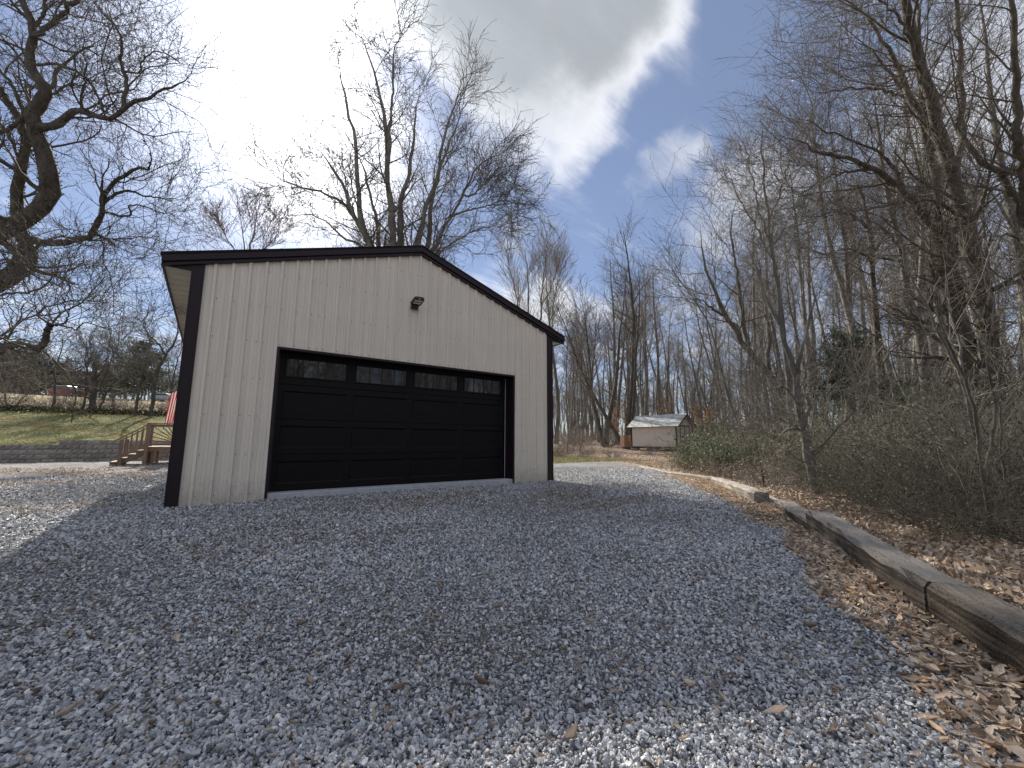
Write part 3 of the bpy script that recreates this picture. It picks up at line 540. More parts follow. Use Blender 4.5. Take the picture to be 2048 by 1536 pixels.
def build_lamp():
    e = empty('wall_lamp', (3.55, -0.02, 3.585), 'black solar floodlight with two pale lamp strips high on the garage gable', 'outdoor light')
    m = MB(); m.bbox(-.07, .07, -.03, .0, -.055, .045, .006); m.bbox(-.055, .055, -.075, -.03, -.065, .03, .008); m.cyl((-.06, -.075, -.01), (.06, -.075, -.01), .026, n=12); m.build('bracket', M_LAMPB, e)
    tip = Vector(CAM + (-0.36 - CAM[1]) / (AX_F + AX_R * (840.5 - 1024) / FPX - AX_U * (596.5 - 768) / FPX)[1] * (AX_F + AX_R * (840.5 - 1024) / FPX - AX_U * (596.5 - 768) / FPX)) - Vector((3.55, -0.02, 3.585))
    a = Vector((0.0, -.06, .015)); u = (tip - a).normalized(); L = (tip - a).length; x = Vector((1, 0, 0)); x = (x - u * x.dot(u)).normalized(); nrm = u.cross(x); nrm = nrm if nrm.z > 0 else -nrm
    def pt(s, t, h): return a + u * s + x * t + nrm * h
    ol = [(0, -.07), (.03, -.108), (L - .05, -.108), (L - .015, -.09), (L, -.05), (L, .05), (L - .015, .09), (L - .05, .108), (.03, .108), (0, .07)]
    m = MB(); n = len(ol); V = [pt(s, t, 0) for s, t in ol] + [pt(s, t, .035) for s, t in ol]
    m.add(V, [tuple(range(n)), tuple(range(n, 2 * n))[::-1]] + [(i, i + n, (i + 1) % n + n, (i + 1) % n) for i in range(n)]); m.build('lamp_head', M_LAMPB, e)
    for s0 in (.07, .155):
        m = MB(); V = [pt(s, t, h) for h in (-.004, .002) for s, t in ((s0, -.08), (s0 + .05, -.08), (s0 + .05, .08), (s0, .08))]; m.add(V, [(0, 1, 2, 3), (4, 7, 6, 5), (0, 4, 5, 1), (1, 5, 6, 2), (2, 6, 7, 3), (3, 7, 4, 0)]); m.build('lamp_strip', M_LED, e)
    m = MB(); m.cyl(pt(L - .035, 0, -.012), pt(L - .035, 0, 0), .012, .016, 10); m.build('motion_sensor', M_LED, e)
build_lamp()

# ------------------------------------------------------------------ block retaining wall
def build_wall():
    w = empty('retaining_wall', (0, 16.5, 0), 'low wall of grey tan split face blocks holding back the lawn', 'retaining wall')
    meshes = []
    for v in range(6):
        m = MB(); L, Hh, Dp = 0.400, 0.186, 0.26; nx, nz = 6, 3; V = []; r = random.Random(v)
        for j in range(nz + 1):
            for i in range(nx + 1):
                edge = i in (0, nx) or j in (0, nz); V.append((L * i / nx, (0.022 if edge else r.uniform(-.018, .012)), Hh * j / nz))
        F = [(j * (nx + 1) + i, j * (nx + 1) + i + 1, (j + 1) * (nx + 1) + i + 1, (j + 1) * (nx + 1) + i) for j in range(nz) for i in range(nx)]
        m.add(V, F); m.box(0, L, .0225, Dp, 0, Hh); meshes.append(m.build('block', M_BLOCK, w)); 
    proto = meshes; used = [False] * 6
    for c in range(5):
        x = -13.0 + (0.2 if c % 2 else 0)
        while x < 3:
            if not (c == 4 and x < -4.62):
                k = random.randrange(6)
                o = proto[k] if not used[k] else link('block', proto[k].data, w); used[k] = True
                o.location = (x, 0.012 * c + random.uniform(-.004, .004), -0.16 + 0.19 * c)
            x += 0.405
    m = MB(); m.box(-13, 3, .30, .34, -.2, .55); m.build('wall_backfill', M_BLOCK, w)
build_wall()

# ------------------------------------------------------------------ wooden stairs and deck with sunburst railing
def build_deck():
    e = empty('wooden_deck', (0, 0, 0), 'weathered brown wooden steps and raised deck with a sunburst railing beyond the garage', 'deck')
    Y = 12.2
    def one(name, mt=M_DECK, **k): return lambda m: m.build(name, mt, e)
    for x0, x1, z in ((-1.69, -1.47, .45), (-1.91, -1.68, .32), (-2.12, -1.90, .19), (-2.36, -2.06, .055)):
        m = MB(); m.bbox(x0, x1, Y - .03, Y + 1.15, z - .035, z, .005); m.build('tread', M_DECKT, e)
    for y in (Y, Y + 1.08):
        m = MB(); m.prism([(-2.16, -.1), (-1.46, .30), (-1.46, .44), (-1.69, .41), (-1.69, .28), (-1.9, .28), (-1.9, .15), (-2.1, .15), (-2.1, .02), (-2.34, .02), (-2.34, -.1)], y, y + .04); m.build('stringer', M_DECK, e)
    for x, z1 in ((-2.09, .83), (-1.43, 1.40)):
        for y in (Y - .045, Y + 1.12):
            m = MB(); m.bbox(x - .055, x + .055, y - .05, y + .05, -.12, z1, .006); m.build('post', M_DECK, e)
    for y in (Y - .045, Y + 1.12):
        m = MB(); m.beam((-2.3, y, .76), (-1.40, y, 1.405), .11, .035); m.build('hand_rail', M_DECK, e)
        m = MB(); m.beam((-2.1, y, .24), (-1.45, y, .66), .035, .07); m.build('lower_rail', M_DECK, e)
        for i in range(4):
            x = -1.98 + i * .14; zb = .24 + (x + 2.1) * .646; zt = .80 + (x + 2.2) * .70
            m = MB(); m.bbox(x - .018, x + .018, y - .018, y + .018, zb, zt, .003); m.build('baluster', M_DECK, e)
    for i in range(20):
        m = MB(); x = -1.46 + i * .142; m.bbox(x, x + .136, Y, Y + 2.2, .55, .582, .004); m.build('deck_board', M_DECKT, e)
    m = MB(); m.box(-1.46, 1.36, Y + .0, Y + .04, .40, .549); m.build('rim_joist', M_DECK, e)
    m = MB(); m.box(-1.46, 1.36, Y + 2.1, Y + 2.14, .40, .549); m.build('rim_joist', M_DECK, e)
    for x in (-1.24, 1.3):
        for y in (Y + .1, Y + 2.0):
            m = MB(); m.bbox(x - .05, x + .05, y - .05, y + .05, -.12, .549, .005); m.build('post', M_DECK, e)
    m = MB(); m.beam((-1.22, Y + .06, .0), (-.75, Y + .06, .40), .04, .07, up=(0, 1, 0)); m.build('brace', M_DECK, e)
    m = MB(); m.bbox(-1.49, 1.38, Y - .06, Y + .08, 1.40, 1.435, .006); m.build('top_rail', M_DECK, e)
    m = MB(); m.box(-1.37, 1.3, Y - .02, Y + .02, 1.30, 1.385); m.build('upper_rail', M_DECK, e)
    m = MB(); m.box(-1.37, 1.3, Y - .02, Y + .02, .62, .69); m.build('lower_rail', M_DECK, e)
    cx, cz = -.52, .70
    for i in range(17):
        a = math.pi * (0.04 + .92 * i / 16); dx, dz = math.cos(a), math.sin(a); r = min(((1.30 - cz) / dz) if dz > .01 else 9, (.86 / abs(dx)) if abs(dx) > .01 else 9)
        m = MB(); m.beam((cx + dx * .10, Y, cz + dz * .10), (cx + dx * r, Y, cz + dz * r), .032, .032, up=(0, 1, 0)); m.build('baluster', M_DECK, e)
    m = MB(); m.bbox(cx + .86, cx + .95, Y - .045, Y + .045, .58, 1.4, .006); m.build('post', M_DECK, e)
build_deck()

def flat_mat(name, c, rough=0.8, trans=0.0): return mat(name, c, rough=rough, trans=trans)
def build_flag():
    R, Wt, B = flat_mat('flag_red', (0.42, 0.025, 0.035), trans=.3), flat_mat('flag_white', (0.68, 0.66, 0.64), trans=.3), flat_mat('flag_blue', (0.02, 0.035, 0.13), trans=.2)
    e = empty('hanging_flag', (-0.66, 12.75, 1.42), 'red and white striped flag with white stars on blue hanging beyond the garage corner', 'flag')
    n = 52; nz = 18; V = []; F = []; mi = []
    for j in range(nz + 1):
        for i in range(n + 1):
            u = i / n; v = j / nz; sq = .62 - .18 * v
            x = -0.30 + sq * u * .85 - .16 * (1 - u) * v * .6; y = .07 * math.sin(u * 26 + v * 2.0) * (.6 + .6 * v); z = 1.52 - 1.42 * v - .34 * (1 - u) * (1 - v * .35)
            V.append((x, y, z))
    for j in range(nz):
        for i in range(n):
            F.append((j * (n + 1) + i, j * (n + 1) + i + 1, (j + 1) * (n + 1) + i + 1, (j + 1) * (n + 1) + i)); mi.append(2 if (i >= n * 6 // 13 and j < 8) else ((i * 13 // n) % 2))
    me = new_mesh('flag_cloth', V, F, [R, Wt, B], True, mi); cl = link('flag_cloth', me, e)
    m = MB()
    for r in range(7):
        for c in range(6):
            i = n * 6 // 13 + 2 + int(c * 4.4) + (2 if r % 2 else 0); j = r + .6
            if i >= n: continue
            p = np.array(V[int(j) * (n + 1) + i]); s = .018
            for yy in (-.012, .012):
                pts = [(p[0] + s * (1 if q % 2 == 0 else .42) * math.cos(math.pi / 2 + q * math.pi / 5), p[1] + yy, p[2] + s * (1 if q % 2 == 0 else .42) * math.sin(math.pi / 2 + q * math.pi / 5)) for q in range(10)]
                m.add(pts, [tuple(range(10))])
    m.build('flag_stars', Wt, e, kind='stuff')
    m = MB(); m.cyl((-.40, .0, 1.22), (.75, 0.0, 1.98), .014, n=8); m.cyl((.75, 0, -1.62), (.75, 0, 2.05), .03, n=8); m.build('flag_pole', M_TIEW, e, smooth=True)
build_flag()

# ------------------------------------------------------------------ railroad ties along the gravel edge
def build_ties():
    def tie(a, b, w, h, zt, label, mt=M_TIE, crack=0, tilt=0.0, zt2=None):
        a = np.array(a, float); b = np.array(b, float); L = float(np.linalg.norm(b - a)); zt2 = zt if zt2 is None else zt2
        r = random.Random(label); n = max(6, int(L / .16)); ring = []
        m = MB(); c = 0.018
        sec = [(0, -h + c), (0, -c * 1.6), (c * 1.6, 0), (w * .35, .004), (w * .7, -.003), (w - c, 0), (w, -c), (w, -h + c), (w - c, -h), (c, -h)]
        V = []
        for i in range(n + 1):
            t = i / n
            for k, (u, z) in enumerate(sec):
                j = 0.011 if 0 < i < n else 0.006
                V.append((t * L, -(u + r.uniform(-j, j) + .012 * math.sin(t * 5 + len(label))), z + r.uniform(-j, j) + zt + (zt2 - zt) * t + (-.035 if crack and k in (4,) and .2 < t < .8 else 0)))
        K = len(sec); F = [(i * K + k, i * K + (k + 1) % K, (i + 1) * K + (k + 1) % K, (i + 1) * K + k) for i in range(n) for k in range(K)] + [tuple(range(K))[::-1], tuple(range(n * K, n * K + K))]
        m.add(V, F); o = m.build('railroad_tie', mt); o.location = (a[0], a[1], 0); o.rotation_euler = (tilt, 0, math.atan2(b[1] - a[1], b[0] - a[0]))
        o['label'] = label; o['category'] = 'railroad tie'; o['group'] = 'railroad ties edging the gravel'; return o
    # local y is negative to the right of the run a->b, so runs go from near to far
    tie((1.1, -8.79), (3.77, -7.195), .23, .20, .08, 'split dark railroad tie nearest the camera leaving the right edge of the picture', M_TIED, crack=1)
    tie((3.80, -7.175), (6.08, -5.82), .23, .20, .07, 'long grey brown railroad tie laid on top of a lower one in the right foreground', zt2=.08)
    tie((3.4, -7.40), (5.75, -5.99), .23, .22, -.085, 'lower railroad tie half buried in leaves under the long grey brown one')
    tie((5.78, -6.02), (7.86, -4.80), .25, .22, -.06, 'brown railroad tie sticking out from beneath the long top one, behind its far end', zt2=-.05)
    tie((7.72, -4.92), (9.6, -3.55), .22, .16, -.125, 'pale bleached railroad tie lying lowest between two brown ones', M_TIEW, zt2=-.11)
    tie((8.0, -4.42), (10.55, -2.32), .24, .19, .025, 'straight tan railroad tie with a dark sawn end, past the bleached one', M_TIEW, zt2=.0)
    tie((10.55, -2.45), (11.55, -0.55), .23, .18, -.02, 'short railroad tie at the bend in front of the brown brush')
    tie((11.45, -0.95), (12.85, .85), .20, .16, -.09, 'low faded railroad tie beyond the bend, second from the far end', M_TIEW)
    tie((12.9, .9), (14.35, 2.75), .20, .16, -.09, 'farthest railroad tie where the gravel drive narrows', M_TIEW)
build_ties()
def small_bits():
    # concrete block behind the tie, pale teal bit of hose
    p = px3(1647, 1018, 8.0); m = MB(); m.bbox(-.07, .07, -.1, .1, -.25, .17, .01); o = m.build('concrete_block', M_CONC); o.location = (p[0], p[1], p[2] - .12); o.rotation_euler[2] = .5
    o['label'] = 'small grey concrete block standing behind the top railroad tie'; o['category'] = 'concrete block'
small_bits()

# ------------------------------------------------------------------ garden shed
def build_shed():
    A = cam2w(12.75, 31.9, 0); B = cam2w(12.75 + .78, 31.9 + .63, 0); rz = math.atan2(B[1] - A[1], B[0] - A[0]); z0 = 0.36
    e = empty('garden_shed', (A[0], A[1], z0), 'small pinkish tan shed with dark red trim and pale roof at the wood edge', 'shed', rz=rz)
    W, L, H, R = 2.44, 4.1, 1.83, .86
    for i in range(6):
        m = MB(); y0 = i * L / 6; m.box(0, .03, y0 + .004, y0 + L / 6 - .004, .12, H); m.box(.01, .03, y0, y0 + L / 6, .12, H); m.build('side_panel', M_SHED, e)
    m = MB(); m.prism([(0.02, .12), (W, .12), (W, H), (W / 2, H + R), (0.02, H)], 0, .04); m.build('gable_wall', M_SHED, e)
    m = MB(); m.prism([(0.02, .12), (W, .12), (W, H), (W / 2, H + R), (0.02, H)], L - .04, L); m.box(W - .03, W, .04, L - .04, .12, H); m.build('rear_wall', M_SHED, e)
    for x, y in ((0, 0), (W, 0), (0, L), (W, L)):
        m = MB(); sx = -1 if x == 0 else 1; sy = -1 if y == 0 else 1
        m.box(min(x + sx * .02, x - sx * .07), max(x + sx * .02, x - sx * .07), min(y, y + sy * .02), max(y, y + sy * .02), .1, H); m.box(min(x, x + sx * .02), max(x, x + sx * .02), min(y, y - sy * .09), max(y, y - sy * .09), .1, H); m.build('corner_trim', M_SHEDT, e)
    m = MB(); m.box(.5, 1.95, -.025, -.003, H - .12, H - .02); m.build('door_head', M_SHEDT, e)
    for x in (.5, 1.18, 1.87):
        m = MB(); m.box(x, x + .08, -.024, -.003, .14, H - .13); m.build('door_stile', M_SHEDT, e)
    for x in (.60, 1.28):
        m = MB(); m.box(x, x + .56, -.015, -.002, .15, H - .13); d = m.build('door', M_SHED, e); m = MB(); m.box(x, x + .56, -.022, -.0155, .88, .95); m.build('door_rail', M_SHEDT, d)
    m = MB(); m.box(-.02, W + .02, -.02, L + .02, -.02, .11); m.build('floor_skid', M_SHEDT, e)
    for x in (.3, W - .3):
        for y in (.3, L / 2, L - .3): m = MB(); m.box(x - .1, x + .1, y - .2, y + .2, -.35, -.021); m.build('foundation_block', M_CONC, e)
    sl = R / (W / 2)
    for s in (-1, 1):
        m = MB(); xe = -.24 if s < 0 else W + .24
        nx = 7; ny = 14
        for i in range(nx):
            xa = W / 2 + (xe - W / 2) * i / nx; xb = W / 2 + (xe - W / 2) * (i + 1) / nx
            za, zb = H + R - sl * abs(xa - W / 2) + .05, H + R - sl * abs(xb - W / 2) + .05
            for j in range(ny):
                ya = -.28 + (L + .56) * j / ny + .006 + (.1 if i % 2 else 0); yb = ya + (L + .56) / ny - .012; yb = min(yb, L + .28)
                if ya >= yb: continue
                m.add([(xa, ya, za), (xa, yb, za), (xb, yb, zb + .022), (xb, ya, zb + .022), (xb, ya, zb), (xb, yb, zb)], [(0, 1, 2, 3), (3, 2, 5, 4)])
        m.add([(W / 2, -.28, H + R + .04), (xe, -.28, H + R - sl * abs(xe - W / 2) + .04), (xe, L + .28, H + R - sl * abs(xe - W / 2) + .04), (W / 2, L + .28, H + R + .04)], [(0, 1, 2, 3)])
        m.build('shingle_roof', M_SHEDR, e)
        m = MB(); zz = lambda x, o: H + R - sl * abs(x - W / 2) + o
        for y in (-.30, L + .27): m.prism([(xe, zz(xe, .045)), (W / 2, zz(W / 2, .045)), (W / 2, zz(W / 2, -.08)), (xe, zz(xe, -.08))], y, y + .03)
        m.build('barge_board', M_SHEDT, e)
    c = cam2w(12.75 - 2.95 - .2, 31.9 + 3.3, 0); m = MB()
    for i in range(5): m.bbox(i * .13, i * .13 + .12, 0, .04, 0, 1.0 - .03 * (i % 2), .005)
    m.box(0, .64, .041, .07, .2, .28); m.box(0, .64, .041, .07, .7, .78); m.box(0, .03, .071, .6, 0, .95)
    o = m.build('wooden_crate', mat('orange_brown_wood', (.19, .105, .06), (.26, .155, .095), 5, .85)); o.location = (c[0], c[1], z0 + .05); o.rotation_euler[2] = rz - .3
    o['label'] = 'orange brown wooden crate beside the rear corner of the shed'; o['category'] = 'crate'
build_shed()

# ------------------------------------------------------------------ far vehicles on the field
def build_vehicle(name, loc, rz, col, roofcol, label, van):
    mb = flat_mat(name + '_paint', col, .35); mr = flat_mat(name + '_roof', roofcol, .3)
    e = empty(name, loc, label, 'van' if van else 'car', rz=rz); L, W = 4.7, 1.85
    m = MB(); m.prism([(-2.3, .35), (2.25, .35), (2.35, .6), (2.3, .95), (1.3, 1.08), (-2.25, 1.1), (-2.35, .7)], -.92, .92); m.build('body', mb, e)
    prof = [(-2.2, 1.1), (1.25, 1.1), (.55, 1.68), (-2.0, 1.72)] if van else [(-1.9, 1.08), (1.1, 1.08), (.45, 1.42), (-1.2, 1.45)]
    m = MB(); m.prism(prof, -.82, .82); m.build('window', M_GLASS, e)
    t = prof[2][1]; m = MB(); m.prism([(prof[3][0] - .03, t), (prof[2][0] + .03, t - .03), (prof[2][0] - .1, t + .07), (prof[3][0] + .1, t + .09)], -.8, .8); m.build('roof', mr, e)
    for x in (-1.4, 1.45):
        for y in (-.93, .73):
            m = MB(); m.cyl((x, y, .34), (x, y + .2, .34), .34, n=16); w = m.build('wheel', M_MUNTIN, e); m = MB(); m.cyl((x, y - .005, .34), (x, y + .205, .34), .18, n=12); m.build('rim', M_CONC, w)
    return e
p = px3(136, 790, 68.5); build_vehicle('parked_van', (p[0], p[1], float(terrain(p[0], p[1])) - .05), -.62, (.30, .012, .012), (.72, .72, .72), 'red van with a glaring pale roof parked across the far field', True)  # roof colour set pale to paint in the sun glare
p = px3(333, 797, 70); build_vehicle('parked_car', (p[0], p[1], float(terrain(p[0], p[1])) - .1), -.62, (.30, .33, .36), (.6, .63, .66), 'pale silver car half hidden at the far field edge behind the flag', False)

# ------------------------------------------------------------------ branch growing (all numpy)
def unit(v): return v / (np.linalg.norm(v, axis=-1, keepdims=True) + 1e-9)
def tube_mesh(groups):
    """groups: list of (P (n,m,3), R (n,m), sides) -> V, F (quads)"""
    Vs, Fs, off = [], [], 0
    for P, R, S in groups:
        n, m, _ = P.shape
        if n == 0: continue
        T = np.empty_like(P); T[:, 1:-1] = P[:, 2:] - P[:, :-2]; T[:, 0] = P[:, 1] - P[:, 0]; T[:, -1] = P[:, -1] - P[:, -2]; T = unit(T)
        ref = np.where(np.abs(T[:, 0, 2:3]) > 0.8, np.array([[1.0, 0.1, 0]]), np.array([[0, 0.1, 1.0]])); A = np.empty_like(P); a = unit(np.cross(T[:, 0], ref)); A[:, 0] = a
        for i in range(1, m): a = a - T[:, i] * np.sum(a * T[:, i], -1, keepdims=True); a = unit(a); A[:, i] = a
        B = np.cross(T, A); th = np.arange(S) * 2 * np.pi / S
        V = P[:, :, None, :] + R[:, :, None, None] * (A[:, :, None, :] * np.cos(th)[None, None, :, None] + B[:, :, None, :] * np.sin(th)[None, None, :, None])
        idx = np.arange(n * m * S).reshape(n, m, S) + off; nx = np.roll(idx, -1, axis=2)
        Fs.append(np.stack([idx[:, :-1], nx[:, :-1], nx[:, 1:], idx[:, 1:]], -1).reshape(-1, 4)); Vs.append(V.reshape(-1, 3)); off += n * m * S
    return np.concatenate(Vs), np.concatenate(Fs)
def resample(pts, n):
    pts = np.asarray(pts, float); d = np.r_[0, np.cumsum(np.linalg.norm(np.diff(pts[:, :3], axis=0), axis=1))]; t = np.linspace(0, d[-1], n)
    # Catmull-Rom through the points
    out = []
    for tt in t:
        i = min(np.searchsorted(d, tt, 'right') - 1, len(pts) - 2); u = (tt - d[i]) / (d[i + 1] - d[i] + 1e-9)
        p0 = pts[max(i - 1, 0)]; p1 = pts[i]; p2 = pts[i + 1]; p3 = pts[min(i + 2, len(pts) - 1)]
        out.append(0.5 * ((2 * p1) + (-p0 + p2) * u + (2 * p0 - 5 * p1 + 4 * p2 - p3) * u * u + (-p0 + 3 * p1 - 3 * p2 + p3) * u ** 3))
    return np.array(out)
def spawn(r, P, R, k, t0, t1, length, ang, m, wig, up, rr, rmin=0.003, taper=0.75, plen_pow=0.0, lvar=0.45, bias=None, zig=0.0, absr=None):
    """k side branches on every parent polyline"""
    n, mp, _ = P.shape
    if n == 0 or k == 0: return np.zeros((0, m, 3)), np.zeros((0, m))
    idx = np.repeat(np.arange(n), k); t = t0 + (t1 - t0) * ((np.tile(np.arange(k), n) + r.random(n * k)) / k); f = t * (mp - 1); i = np.clip(f.astype(int), 0, mp - 2); u = (f - i)[:, None]
    p = P[idx, i] * (1 - u) + P[idx, i + 1] * u; T = unit(P[idx, i + 1] - P[idx, i]); pr = R[idx, i] * (1 - u[:, 0]) + R[idx, i + 1] * u[:, 0]
    q = r.normal(size=(n * k, 3))
    if bias is not None: q += bias
    q = unit(q - T * np.sum(q * T, -1, keepdims=True)); a = np.radians(ang[0] + (ang[1] - ang[0]) * r.random(n * k))[:, None]
    d = T * np.cos(a) + q * np.sin(a); L = length * (1 - lvar + 2 * lvar * r.random(n * k)) * (1 - plen_pow * (t - t0) / max(t1 - t0, 1e-6)); st = (L / (m - 1))[:, None]
    out = np.empty((n * k, m, 3)); out[:, 0] = p
    for j in range(1, m):
        d = unit(d + wig * r.normal(size=d.shape) + np.array([0, 0, up])); out[:, j] = out[:, j - 1] + d * st
    r0 = np.maximum(pr * rr, rmin) if absr is None else np.full(n * k, absr) * (0.7 + 0.6 * r.random(n * k)); r0 = np.minimum(r0, pr * 0.95 + 0.0005)
    s = np.linspace(0, 1, m)[None]; rad = np.maximum(r0[:, None] * (1 - taper * s), rmin * 0.75)
    return out, rad
def build_tree(name, root_loc, main, levels, bark, twig, label, category, group, seed, buds=0.0, budsize=0.02, rz=0.0, scale=1.0, mains_sides=9, trunk_name='trunk', crown_name='crown'):
    """main: list of (P (m,3), R (m)) in local metres. levels: list of kwargs for spawn plus sides"""
    r = np.random.default_rng(seed); e = empty(name, root_loc, label, category, group, rz, scale)
    tg = [(P[None], R[None], mains_sides) for P, R in main]; V, F = tube_mesh(tg); link(trunk_name, new_mesh(trunk_name, V, F, [bark], True), e)
    m0 = min(len(P) for P, _ in main); m0 = max(m0, 12)
    P = np.stack([resample(P, m0) for P, _ in main]); R = np.stack([np.interp(np.linspace(0, 1, m0), np.linspace(0, 1, len(R)), R) for _, R in main])
    cg = []; cur = [(P, R)]
    for lv in levels:
        lv = dict(lv); S = lv.pop('sides'); on = lv.pop('on', -1)
        src = cur[on]; Pn, Rn = spawn(r, src[0], src[1], **lv); cur.append((Pn, Rn)); cg.append((Pn, Rn, S))
    V, F = tube_mesh(cg); link(crown_name, new_mesh(crown_name, V, F, [twig]), e)
    if buds > 0:
        Pn = cur[-1][0]; tips = Pn[:, -1]; keep = r.random(len(tips)) < buds; tips = tips[keep]; dr = unit(Pn[keep, -1] - Pn[keep, -2]); s = budsize
        bp = np.stack([tips - dr * s * .2, tips + dr * s * .8, tips + dr * s * 1.6], 1); br = np.tile(np.array([[0.25, .5, .05]]) * s * .9, (len(tips), 1)); V, F = tube_mesh([(bp, br, 4)]); link('buds', new_mesh('buds', V, F, [M_BUD]), e, kind='stuff')
    e_parts[e.name] = cur
    return e
e_parts = {}
def traced(root, spec, r, n=22, jit=0.02):
    """spec: (points [(px,py,depth)...], r0, r1) -> local polyline and radii"""
    out = []
    for pts, r0, r1 in spec:
        W = np.array([px3(*p) for p in pts]) - root; P = resample(W, n); P[1:-1] += r.normal(size=(n - 2, 3)) * jit; t = np.linspace(0, 1, n); tip = (1 - .75 * sst(t, .82, 1.0)) if r1 < .036 else 1.0; out.append((P, (r0 + (r1 - r0) * t ** 0.8) * tip * (1 + 0.06 * r.normal(size=n))))
    return out

# ------------------------------------------------------------------ gnarled tree at the left edge
def left_tree():
    r = np.random.default_rng(11); D = 9.0; root = px3(-270, 965, 9.6)
    root[2] = float(terrain(root[0], root[1])) - .05
    S = [
        ([(-270, 985, 9.6), (-262, 860, 9.6), (-240, 740, 9.6), (-200, 640, 9.5), (-130, 560, 9.3), (-40, 490, 9.1), (0, 462, 9.0), (48, 442, 8.9), (88, 408, 8.9), (104, 372, 8.9), (92, 330, 8.9), (82, 290, 8.9), (70, 262, 8.9), (64, 226, 8.9)], .30, .135),
        ([(64, 226, 8.9), (82, 203, 8.9), (90, 180, 8.9), (74, 152, 8.9), (60, 128, 8.9), (63, 95, 8.9), (66, 62, 8.8), (64, 40, 8.8), (52, 20, 8.8), (36, -5, 8.8), (30, -60, 8.7)], .13, .04),
        ([(-150, 580, 9.8), (-80, 600, 10), (0, 570, 10.1), (40, 545, 10.1), (62, 515, 10), (56, 490, 10), (42, 462, 9.9), (34, 420, 9.8), (38, 370, 9.7), (48, 320, 9.6), (52, 282, 9.6), (42, 262, 9.6), (36, 235, 9.7), (5, 190, 9.8), (-20, 150, 9.9)], .20, .05),
        ([(40, 505, 10), (60, 480, 9.7), (100, 486, 9.5), (150, 480, 9.4), (182, 466, 9.3), (198, 442, 9.2), (204, 418, 9.2), (206, 398, 9.2), (222, 372, 9.1), (250, 352, 9.0), (268, 336, 9.0), (292, 338, 8.9), (306, 322, 8.9), (300, 300, 8.8), (286, 280, 8.8)], .10, .018),
        ([(208, 405, 9.2), (218, 398, 9.2), (240, 384, 9.3), (265, 382, 9.3), (300, 394, 9.4), (345, 398, 9.5), (372, 400, 9.6)], .04, .008),
        ([(182, 468, 9.3), (200, 472, 9.3), (218, 480, 9.3), (231, 494, 9.3)], .035, .024),
        ([(205, 425, 9.2), (222, 428, 9.2), (244, 434, 9.2), (262, 430, 9.2), (258, 412, 9.2), (285, 412, 9.1), (320, 425, 9.1), (350, 432, 9.1)], .03, .006),
        ([(82, 255, 8.9), (112, 250, 8.8), (132, 232, 8.7), (152, 220, 8.6), (182, 228, 8.5), (210, 237, 8.4), (236, 228, 8.4), (262, 208, 8.3), (300, 196, 8.2), (322, 180, 8.2), (346, 173, 8.1), (366, 166, 8.1), (377, 150, 8.0), (392, 135, 8.0)], .088, .012),
        ([(238, 226, 8.4), (250, 197, 8.4), (253, 165, 8.4), (249, 140, 8.4), (240, 120, 8.4), (244, 95, 8.3), (240, 70, 8.3), (226, 48, 8.3), (196, 18, 8.3), (180, -10, 8.3)], .045, .010),
        ([(248, 143, 8.4), (266, 147, 8.3), (279, 146, 8.3), (282, 130, 8.3), (287, 118, 8.2), (305, 106, 8.2), (325, 105, 8.2), (350, 118, 8.2), (376, 138, 8.2)], .022, .006),
        ([(70, 72, 8.8), (82, 66, 8.8), (108, 44, 8.7), (132, 20, 8.6), (158, -6, 8.5), (210, -60, 8.4)], .055, .03),
        ([(64, 48, 8.8), (42, 25, 8.9), (20, 0, 8.9), (-10, -40, 9)], .035, .02),
        ([(70, 52, 8.8), (84, 36, 8.8), (90, 18, 8.8), (94, -5, 8.8), (100, -50, 8.8)], .03, .015),
        ([(-240, 760, 9.6), (-120, 745, 8.8), (-40, 722, 8.4), (0, 700, 8.3), (28, 688, 8.2), (60, 693, 8.2), (84, 699, 8.1), (93, 688, 8.1), (85, 673, 8.1), (96, 656, 8.1), (102, 650, 8.0)], .13, .05),
        ([(98, 650, 8.0), (118, 648, 8.0), (130, 645, 8.0), (136, 630, 8.0), (128, 610, 8.0), (122, 590, 8.1)], .022, .008),
        ([(98, 650, 8.0), (80, 635, 8.0), (76, 628, 8.0), (90, 615, 8.1), (118, 608, 8.1), (150, 600, 8.2), (220, 605, 8.3)], .02, .005),
        ([(112, 648, 8.0), (140, 656, 7.9), (152, 658, 7.9), (172, 646, 7.9), (200, 655, 7.9), (240, 665, 7.9)], .018, .005),
        ([(-60, 610, 9.2), (0, 590, 9.0), (50, 586, 8.9), (88, 572, 8.8), (110, 545, 8.8), (124, 515, 8.8), (142, 492, 8.8)], .035, .010),
        ([(62, 226, 8.9), (46, 238, 8.9), (20, 256, 8.9), (-6, 268, 8.9), (-80, 290, 9)], .055, .03),
        ([(48, 235, 9.6), (38, 200, 9.5), (20, 165, 9.5), (4, 145, 9.5), (-30, 100, 9.5)], .05, .02),
        ([(72, 130, 8.9), (100, 126, 9.0), (130, 132, 9.1), (165, 150, 9.2), (190, 180, 9.3), (205, 215, 9.3), (210, 232, 8.6)], .03, .02),
        ([(88, 198, 8.9), (110, 185, 9.0), (132, 172, 9.0), (165, 170, 9.0), (190, 185, 9.0)], .03, .01),
        ([(165, 222, 8.6), (162, 195, 8.6), (168, 160, 8.6), (172, 125, 8.6), (165, 95, 8.6), (180, 70, 8.6)], .028, .008),
    ]
    main = traced(root, S, r, 26, .012)
